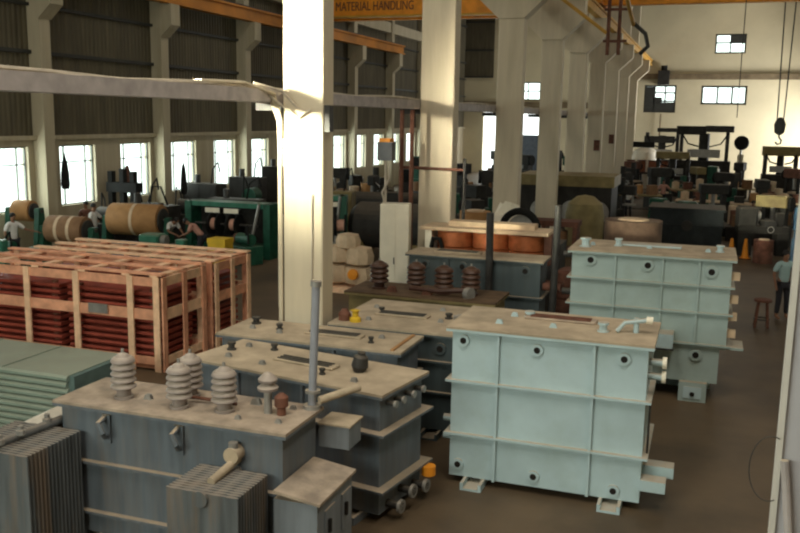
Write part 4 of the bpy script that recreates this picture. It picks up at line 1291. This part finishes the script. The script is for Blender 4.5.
MB().lathe((0, 0, 0), (0, 0, 1), [(0, .65), (1.5, .68), (1.9, .6), (2.15, .3), (2.2, .05)], 20).build('cover', M_OLIVE, t)
coil('big brown paper wrapped coil behind the tall teal tank', -1.95, 26.2, .0, .82, 1.95, mat('brown_grey_wrap', (.14, .09, .06), .8, var=.3), name='wrapped_coil')
t = thing('steel_bar_rack', 'dark red steel rack running behind the tall teal tank', 'rack', (-3.9, 25.6, 0))
B(-1.6, .5, -.4, .4, 1.75, 1.9).build('rack_top', M_RUST, t, smooth=False)
B(-1.6, .5, -.4, .4, 1.0, 1.1).build('rack_shelf', M_RUST, t, smooth=False)
for sx in (-1.5, -.5, .4):
    B(sx - .06, sx + .06, -.35, .35, 0, 1.8).build('leg', M_RUST, t, smooth=False)
coil('small brown coil on the dark red rack, left one', -4.9, 25.6, 1.1, .25, .5, M_RUST)
coil('small brown coil on the dark red rack, right one', -4.0, 25.6, 1.1, .25, .5, M_KRAFTD)
lathe_machine('reddish dark machine between the slate tank and tall teal tank', -2.5, 19.3, R(80), 1.7, M_RUST, h=1.2)
carton('dark stillage box beside the tall teal tank, left side', -3.6, 20.9, 0, .9, .9, 1.9, M_OIL, name='stillage', cat='box')

# right bay: long dark tank and things beyond
t, fx, fy = tank('oil_tank', 'long dark grey tank behind the tall teal tank', -1.95, .65, 34.0, 36.0, 1.62, mat('near_black_paint', (.022, .026, .027), .7, var=.2, spec=.12, dust=.3, dustcol=(.12, .10, .07)), M_OIL, (1.0,), (-1.2, -.3), feet=True)
MB().cyl((fx(-.6), fy(33.98), 1.0), (fx(-.6), fy(33.93), 1.0), .2, n=16).build('port_flange', M_OIL, t)
g = 'machines crowding the right bay'
lathe_machine('dark lathe right of the long dark tank', 2.0, 34.6, R(15), 1.8, M_OIL, group=g, h=1.3)
lathe_machine('dark blue lathe at the right edge beyond the standing worker', 3.3, 33.0, R(80), 2.2, M_BLUE, group=g, h=1.5)
t = thing('traffic_cone', 'orange post cone beside the long dark tank, left one', 'cone', (.98, 33.2, 0), 0, 'orange cones')
MB().lathe((0, 0, 0), (0, 0, 1), [(0, .2), (.03, .2), (.031, .13), (.7, .05), (.72, .02)], 16).build('cone_body', M_ORANGE, t)
B(-.2, .2, -.2, .2, 0, .03).build('cone_base', M_BLACK, t, smooth=False)
dup(t, (1.45, 33.3, 0), 0, 'orange post cone beside the long dark tank, right one')
coil('dark brown coil standing on the floor right of the orange cones', 2.0, 32.6, 0, .33, .8, M_RUST)

bx_ = [(-.3, 45.5, 'pinkish paper covered bench behind the long dark tank'), (2.2, 45.0, 'pinkish paper covered bench left of the right edge'), (4.3, 46.5, 'pale paper covered bench at the right edge'),
       (-3.3, 47.5, 'bench with pale coils below the boarded window'), (-1.0, 52.5, 'far bench with cream papers in the right bay'), (1.6, 55, 'far bench before the drilling machines')]
for k, (x, y, lab) in enumerate(bx_):
    workbench(lab, x, y, R(-6 + 5 * k), 2.2, 1.1, 1.0, M_CREAMP if k < 3 else M_OLIVE)
k = 0
wheres = ['on the pinkish bench behind the dark tank', 'on the bench left of the right edge', 'on the bench at the right edge', 'on the bench below the boarded window', 'on the far bench with cream papers', 'on the far bench before the drilling machines']
for b_, (x, y, lab) in enumerate(bx_):
    for q in range(3):
        xx = x - .7 + .65 * q
        side = ['left', 'middle', 'right'][q]
        if (b_ + q) % 2:
            carton('%s dark carton %s' % (side, wheres[b_]), xx, y, 1.0, .45, .4, .3 + .1 * q, (M_OIL, M_RUST, M_KRAFTD)[q], R(15 * q), name='carton', group='cartons on the benches')
        else:
            coil('%s small pale coil %s' % (side, wheres[b_]), xx, y, 1.04, .2, .35 + .1 * q, (M_CREAMP, M_KRAFT, M_CREAMP)[q], group='small coils on the benches')

# bobbin rack
t = thing('bobbin_rack', 'low rack under the row of red brown bobbins below the boarded window', 'rack', (-4.5, 64.7, 0))
B(-1.9, 1.9, -.45, .45, 1.1, 1.2).build('rack_top', M_OIL, t, smooth=False)
for sx in (-1.8, 0, 1.8):
    B(sx - .06, sx + .06, -.4, .4, 0, 1.1).build('leg', M_OIL, t, smooth=False)
for k in range(5):
    b_ = thing('bobbin', 'red brown bobbin, number %s from the left in the rack row' % ordn[k], 'bobbin', (-6.0 + .75 * k, 64.7, 1.2), 0, 'row of red brown bobbins')
    b_['label'] = '%s red brown bobbin in the row below the boarded window' % ['leftmost', 'second from left,', 'middle', 'second from right,', 'rightmost'][k]
    MB().lathe((0, 0, 0), (0, 0, 1), [(0, .32), (.06, .32), (.061, .24), (.8, .24), (.801, .32), (.86, .32)], 18).build('spool', M_RUST, b_)
    MB().lathe((0, 0, .08), (0, 0, 1), [(0, .29), (.68, .29)], 18).build('wire', mat('oxide_wire', (.23, .075, .035), .6), b_)
t = thing('white_cover', 'white rounded machine cover below the boarded window', 'cover', (-4.4, 66.6, 0))
MB().lathe((0, 0, 0), (0, 0, 1), [(0, .9), (2.2, .95), (2.6, .85), (2.85, .5), (2.95, .05)], 20).build('cover', M_WHITE, t)
B(-.9, .6, -.3, .3, 2.9, 3.3).build('top_box', M_BLACK, t, smooth=False)

# tall machines before the end wall
def tower_machine(label, x, y, w, h, bars, m=M_OIL):
    t = thing('tower_machine', label, 'machine', (x, y, 0), 0, 'tall machines before the end wall')
    B(-w / 2, w / 2, -.6, .6, 0, h * .45).build('base', m, t, smooth=False)
    for s in (-1, 1):
        B(s * w * .42 - .12, s * w * .42 + .12, -.3, .3, h * .45, h * .9).build('column', M_DSTEEL, t, smooth=False)
    for (x0, x1, z0, z1, mm) in bars:
        MB().box(x0, x1, -.35, .35, z0, z1, bev=.04).build('cross_beam', mm, t, smooth=False)
    B(-w * .3, w * .3, -.7, -.4, h * .5, h * .62).build('tool_carriage', M_STEEL, t, smooth=False)
    MB().cyl((0, 0, h * .45), (0, 0, h * .85), w * .1, n=14).build('ram', m, t)
    for s in (-1, 1):
        MB().tube([(s * w * .42, -.3, h * .85), (s * w * .3, -.5, h * .7), (s * w * .1, -.5, h * .66)], .05).build('hose', M_BLACK, t)
    return t


tower_machine('widest dark machine with long black top beams before the end wall', -.4, 65.5, 3.6, 4.7, [(-1.9, .1, 3.9, 4.5, M_OIL), (.0, 1.9, 4.1, 4.55, M_DSTEEL)])
tower_machine('machine with olive box beam under the hanging hook', 4.4, 62.5, 2.2, 3.3, [(-1.15, 1.15, 2.7, 3.3, M_OLIVE)])
tower_machine('grey frame machine directly below the boarded window', -3.4, 69.0, 2.6, 4.4, [(-1.3, .9, 3.2, 3.7, M_DSTEEL), (-.4, 1.3, 4.0, 4.3, M_DSTEEL)], M_DSTEEL)
tower_machine('shorter machine with olive beam in front of the widest one', -2.2, 60.0, 2.2, 2.9, [(-1.1, 1.0, 2.4, 2.85, M_OLIVE)])
t = thing('wall_fan', 'black round headed pedestal fan between the two tall machines', 'fan', (2.05, 66.0, 0))
MB().cyl((0, 0, 0), (0, 0, 3.2), .09, n=10).build('stand', M_STEEL, t)
MB().lathe((0, .15, 3.4), (0, -1, 0), [(0, .1), (.05, .45), (.3, .5), (.4, .45), (.45, .1)], 20).build('fan_head', M_BLACK, t)
B(-.35, .35, -.25, .25, 0, .08).build('base', M_OIL, t, smooth=False)
B(-.2, .2, -.05, .05, .9, 2.6).build('white_panel', M_WHITE, t, smooth=False)
t = thing('exhaust_duct', 'dark duct box climbing the end wall above the boarded window', 'duct', (-4.0, 76.6, 0))
B(-.45, .45, -.35, .35, 7.75, 8.9).build('duct_box', M_OIL, t, smooth=False)
MB().cyl((0, 0, 8.9), (0, 0, 9.3), .25, n=14).build('duct_cowl', M_BLACK, t)
MB().cyl((-.05, .1, 0), (-.05, .1, 5.4), .06, n=8).build('down_pipe', M_LEDGE, t)

extra = [(-4.2, 40.0, 2.3, 'between oven and pale bench'), (2.5, 37.2, 2.0, 'just beyond the lathe by the orange cones'), (4.9, 38.4, 2.1, 'at the right edge behind the blue lathe'), (.3, 42.6, 2.0, 'before the pinkish bench'),
         (-2.5, 50.0, 2.3, 'near the far pinkish shirt worker'), (5.0, 42.0, 1.9, 'beside the blue drum'), (-4.65, 59.0, 2.2, 'before the bobbin row'), (1.9, 60.0, 2.3, 'left of the olive box machine'), (2.6, 47.6, 2.0, 'below the hook, between benches'),
         (-.6, 58.2, 2.0, 'before the widest tower machine'), (4.6, 53.6, 2.3, 'far right, before the olive box machine'), (1.0, 51.0, 2.1, 'in mid bay before the far cream bench')]
for k, (x, y, h, pl) in enumerate(extra):
    t = thing('power_press', 'dark upright press ' + pl, 'machine', (x, y, 0), R(17 * k - 40), 'dark presses in the right bay')
    B(-.65, .65, -.45, .45, 0, h * .4, bev=.03).build('base', M_OIL, t, smooth=False)
    for sx in (-.45, .45):
        B(sx - .1, sx + .1, -.2, .2, h * .4, h * .85).build('column', M_OIL, t, smooth=False)
    B(-.6, .6, -.3, .3, h * .78, h, bev=.04).build('head', (M_OIL, M_OLIVE, M_RUST, M_OIL)[k % 4], t, smooth=False)
    MB().cyl((0, 0, h * .5), (0, 0, h * .8), .09, n=10).build('ram', M_STEEL, t)
    MB().cyl((.62, 0, h * .85), (.75, 0, h * .85), .28, n=18).build('flywheel', M_BLACK, t)
    B(-.4, .4, -.42, .1, h * .4, h * .44).build('work_table', (M_CREAMP, M_STEEL)[k % 2], t, smooth=False)
left_x = [(-8.6, 33.5, 2.2, 'left of the fourth middle column'), (-15.6, 34.6, 2.1, 'behind the dark cupboards, left bay'), (-10.0, 41.8, 2.3, 'behind the big dark vessel'), (-7.7, 38.2, 2.2, 'between fourth and fifth middle columns, left bay'),
          (-12.8, 47.2, 2.3, 'under the orange lettered crane'), (-16.9, 51.5, 2.4, 'near the far left windows'), (-14.4, 42.0, 2.2, 'behind the drum winders, farther'), (-8.0, 47.5, 2.4, 'left of the sixth middle column'), (-11.2, 56.5, 2.5, 'in the deep left bay'),
          (-8.4, 56.5, 2.5, 'left of the seventh middle column'), (-18.2, 42.3, 2.1, 'by the left wall below the crane'), (-13.8, 59.5, 2.6, 'before the end wall of the left bay'), (-10.4, 63.5, 2.6, 'before the end doorway'), (-17.6, 58.5, 2.6, 'far end of the left window wall'),
          (-11.6, 32.0, 1.9, 'right of the olive cupboard'), (-7.9, 30.6, 1.9, 'left of the olive oven')]
for k, (x, y, h, pl) in enumerate(left_x):
    t = thing('stamping_press', 'dark stamping press ' + pl, 'machine', (x, y, 0), R(23 * k - 30), 'dark presses in the left bay')
    mm = (M_OIL, M_GREEN, M_OIL, M_OIL)[k % 4]
    B(-.75, .75, -.45, .45, 0, h * .45, bev=.03).build('base', mm, t, smooth=False)
    MB().prism([(-.4, h * .45), (.1, h * .45), (.1, h * .62), (-.05, h * .66), (-.05, h * .74), (.35, h * .78), (.35, h), (-.4, h)], 'y', -.28, .28).build('frame', mm, t, smooth=False)
    MB().cyl((.2, 0, h * .55), (.2, 0, h * .78), .08, n=10).build('ram', M_STEEL, t)
    MB().cyl((-.55, 0, h * .86), (-.42, 0, h * .86), .32, n=18).build('flywheel', M_BLACK, t)
    B(.2, .6, -.2, .2, h * .45, h * .55).build('workpiece', (M_CREAMP, M_KRAFT, M_RUST)[k % 3], t, smooth=False)
for k, (x, y, h, m_, pl) in enumerate(((-19.9, 25.7, 1.5, M_OIL, 'between first wall column and second window'), (-19.2, 29.6, 1.5, M_OIL, 'right of the third window sill'),
                                       (-17.5, 28.0, 1.3, M_GREEN, 'behind the large paper cylinder, right'), (-18.4, 33.4, 1.7, M_GREEN, 'below the fourth window, nearer'), (-16.6, 36.8, 1.8, M_OIL, 'below the fifth window, nearer'),
                                       (-14.0, 24.9, 1.0, M_GREEN, 'between winding machine and rear crate'), (-19.5, 20.3, 1.0, M_GREEN, 'at the feet of the leftmost paper cylinder'))):
    t = thing('motor_stand', 'gear motor on a stand ' + pl, 'motor', (x, y, 0), R(31 * k), 'gear motors on stands, left bay')
    B(-.5, .5, -.35, .35, 0, h * .6, bev=.02).build('stand_box', m_, t, smooth=False)
    MB().cyl((-.35, 0, h * .8), (.3, 0, h * .8), h * .19, n=18).build('motor', m_, t)
    MB().cyl((.3, 0, h * .8), (.48, 0, h * .8), .05, n=10).build('shaft', M_STEEL, t)
    MB().cyl((.40, 0, h * .8), (.46, 0, h * .8), h * .15, n=18).build('pulley', M_RUST, t)
    MB().tube([(-.2, .1, h * .95), (-.25, .15, h * 1.15), (-.4, .2, h * 1.3), (-.45, .2, h * .7)], .03, 6).build('cable', M_BLACK, t)
rb = [(-4.6, 38.5, 1.6), (-1.4, 40.5, 1.3), (3.7, 40, 1.7), (-3.5, 42.5, 1.4), (.6, 48.5, 1.5), (3.2, 50.5, 1.8), (-4.4, 51.5, 1.5), (-1.9, 56, 1.6), (3.4, 56.5, 1.9), (-4.6, 56.5, 1.5), (.4, 59.5, 1.9), (6.2, 57, 2.0), (5.4, 50, 1.8), (-1.0, 37.9, 1.5), (1.2, 38.8, 1.4)]
wh = ['beside the fifth middle column', 'behind the long dark tank, left half', 'near the right edge behind the blue lathe', 'between column and pale bench', 'in mid bay behind the benches', 'below the hanging hook',
      'left of the far cream bench', 'before the shorter olive machine', 'right before the olive box machine', 'beside the sixth middle column', 'before the widest dark machine', 'at the far right edge', 'at the right edge, mid distance',
      'just behind the long dark tank, centre', 'just behind the long dark tank, right']
for k, (x, y, h) in enumerate(rb):
    if k % 3 == 0:
        drill_press('dark drill press ' + wh[k], x, y, R(25 * k), h + .3, M_OIL)
    elif k % 3 == 1:
        lathe_machine('dark lathe ' + wh[k], x, y, R(12 * k - 40), 2.0, (M_OIL, M_GREEN, M_DSTEEL)[k % 3], group=g, h=h * .8)
    else:
        t = thing('coil_stand', 'coils stacked on a dark stand ' + wh[k], 'coil stand', (x, y, 0), R(7 * k), 'coil stands in the right bay')
        B(-.8, .8, -.5, .5, .5, .6).build('stand_top', M_OIL, t, smooth=False)
        for sx in (-.7, .7):
            B(sx - .05, sx + .05, -.45, .45, 0, .5).build('leg', M_OIL, t, smooth=False)
        for q in range(3):
            MB().lathe((-.5 + .5 * q, 0, .6), (0, 0, 1), [(0, .22), (.45 + .15 * q, .22), (.47 + .15 * q, .1)], 16).build('coil', (M_RUST, M_CREAMP, M_KRAFTD)[(q + k) % 3], t)
for k, (x, y, m, lab) in enumerate(((-5.0, 44.4, M_OIL, 'black drum beside the fifth middle column'), (5.6, 43.5, M_BLUE, 'blue drum near the right edge'), (-3.0, 53.8, M_RUST, 'rusty drum left of the far cream bench'), (1.9, 40.3, M_OIL, 'black drum behind the green lathe'))):
    drum(lab, x, y, m=m)
# small wall boxes and dark figures between far columns
for k, (y, z, lab) in enumerate(((47.75, 3.2, 'dark switch box on the sixth middle column'), (54.95, 3.4, 'dark switch box on the seventh middle column'))):
    o = B(XC + .02, XC + .32, y - .13, y, z, z + .55).build('switch_box', M_RUST, smooth=False)
    tag(o, lab, 'box')
for k, (x, y) in enumerate(((-7.3, 44.5), (-7.2, 52.0))):
    t = thing('gas_cylinder', ['tall black gas bottle left of the fifth middle column', 'tall black gas bottle left of the sixth middle column, farther'][k], 'gas bottle', (x, y, 0), 0, 'black gas bottles')
    MB().lathe((0, 0, 0), (0, 0, 1), [(0, .24), (3.0, .24), (3.2, .15), (3.3, .08), (3.5, .08), (3.52, .03)], 16).build('bottle_body', M_BLACK, t)
    MB().cyl((0, 0, 3.5), (0, 0, 3.62), .04, n=8).build('bottle_valve', M_STEEL, t)

# ------------------------------------------------------------------ light
def area(name, loc, rot, sx, sy, power, col=(1, 1, 1), spread=None):
    l = bpy.data.lights.new(name, 'AREA')
    l.shape = 'RECTANGLE'
    l.size, l.size_y = sx, sy
    l.energy = power
    l.color = col
    if spread:
        l.spread = R(spread)
    o = bpy.data.objects.new(name, l)
    COL.objects.link(o)
    o.location = loc
    o.rotation_euler = rot
    return o


DAY = (1.0, 0.99, 0.93)
for k, (a, b, z0, z1) in enumerate(lh):
    area('daylight_left', (XL - .45, (a + b) / 2, (z0 + z1) / 2), (0, R(-90), 0), 2.4, 2.2, 130, (0.95, 1.0, 0.98))
area('daylight_near', (-9, YN - .5, 7.1), (R(90), 0, 0), 12.5, 3.4, 1900, (1.0, .96, .85))
o = area('column_beam_lamp', (-13.6, YN - .35, 6.6), (0, 0, 0), 2.0, 1.6, 330, (1.0, .92, .72), 12)  # lamp added to throw a narrow sun-like beam onto the first middle column
o.rotation_euler = (Vector((-5.8, 12.2, 5.3)) - o.location).to_track_quat('-Z', 'Y').to_euler()
for c in (22, 29, 36, 43, 50):
    area('daylight_right', (XR + .5, c, 3.1), (0, R(90), 0), 2.4, 3.0, 40, DAY)
area('daylight_door', (XR + .6, 71.5, 2.8), (0, R(90), 0), 5.6, 7.0, 3000, (1.0, 1.0, .98))
for h_, p in zip(BH, (80, 80, 60, 50, 200, 90)):
    area('daylight_end', ((h_[0] + h_[1]) / 2, YB + .6, (h_[2] + h_[3]) / 2), (R(-90), 0, 0), h_[1] - h_[0] + .8, h_[3] - h_[2] + .8, p, DAY)
# area lamps added under the closed roof as overhead fill
for k, (x, y, p) in enumerate(((-13, 12, 400), (-13, 32, 300), (-13, 52, 250), (-13, 70, 180), (2.5, 5, 950), (-5, 3, 850), (2, 32, 250), (2, 52, 180), (2, 70, 200))):
    area('overhead_fill', (x, y, ZT - .05), (0, 0, 0), 3.0, 10.0, p, (1.0, .93, .80))

w = bpy.data.worlds.new('world')
SC.world = w
w.use_nodes = True
bg = w.node_tree.nodes['Background']
bg.inputs[0].default_value = (0.93, 1.0, 0.97, 1)
bg.inputs[1].default_value = 3.0

vs = SC.view_settings
vs.view_transform = 'Standard'
vs.look = 'None'
vs.gamma = 1
vs.exposure = 0.0
vs.use_curve_mapping = False
SC.cycles.use_denoising = True
SC.cycles.filter_width = 2.2
SC.cycles.max_bounces = 6
SC.cycles.sample_clamp_indirect = 6
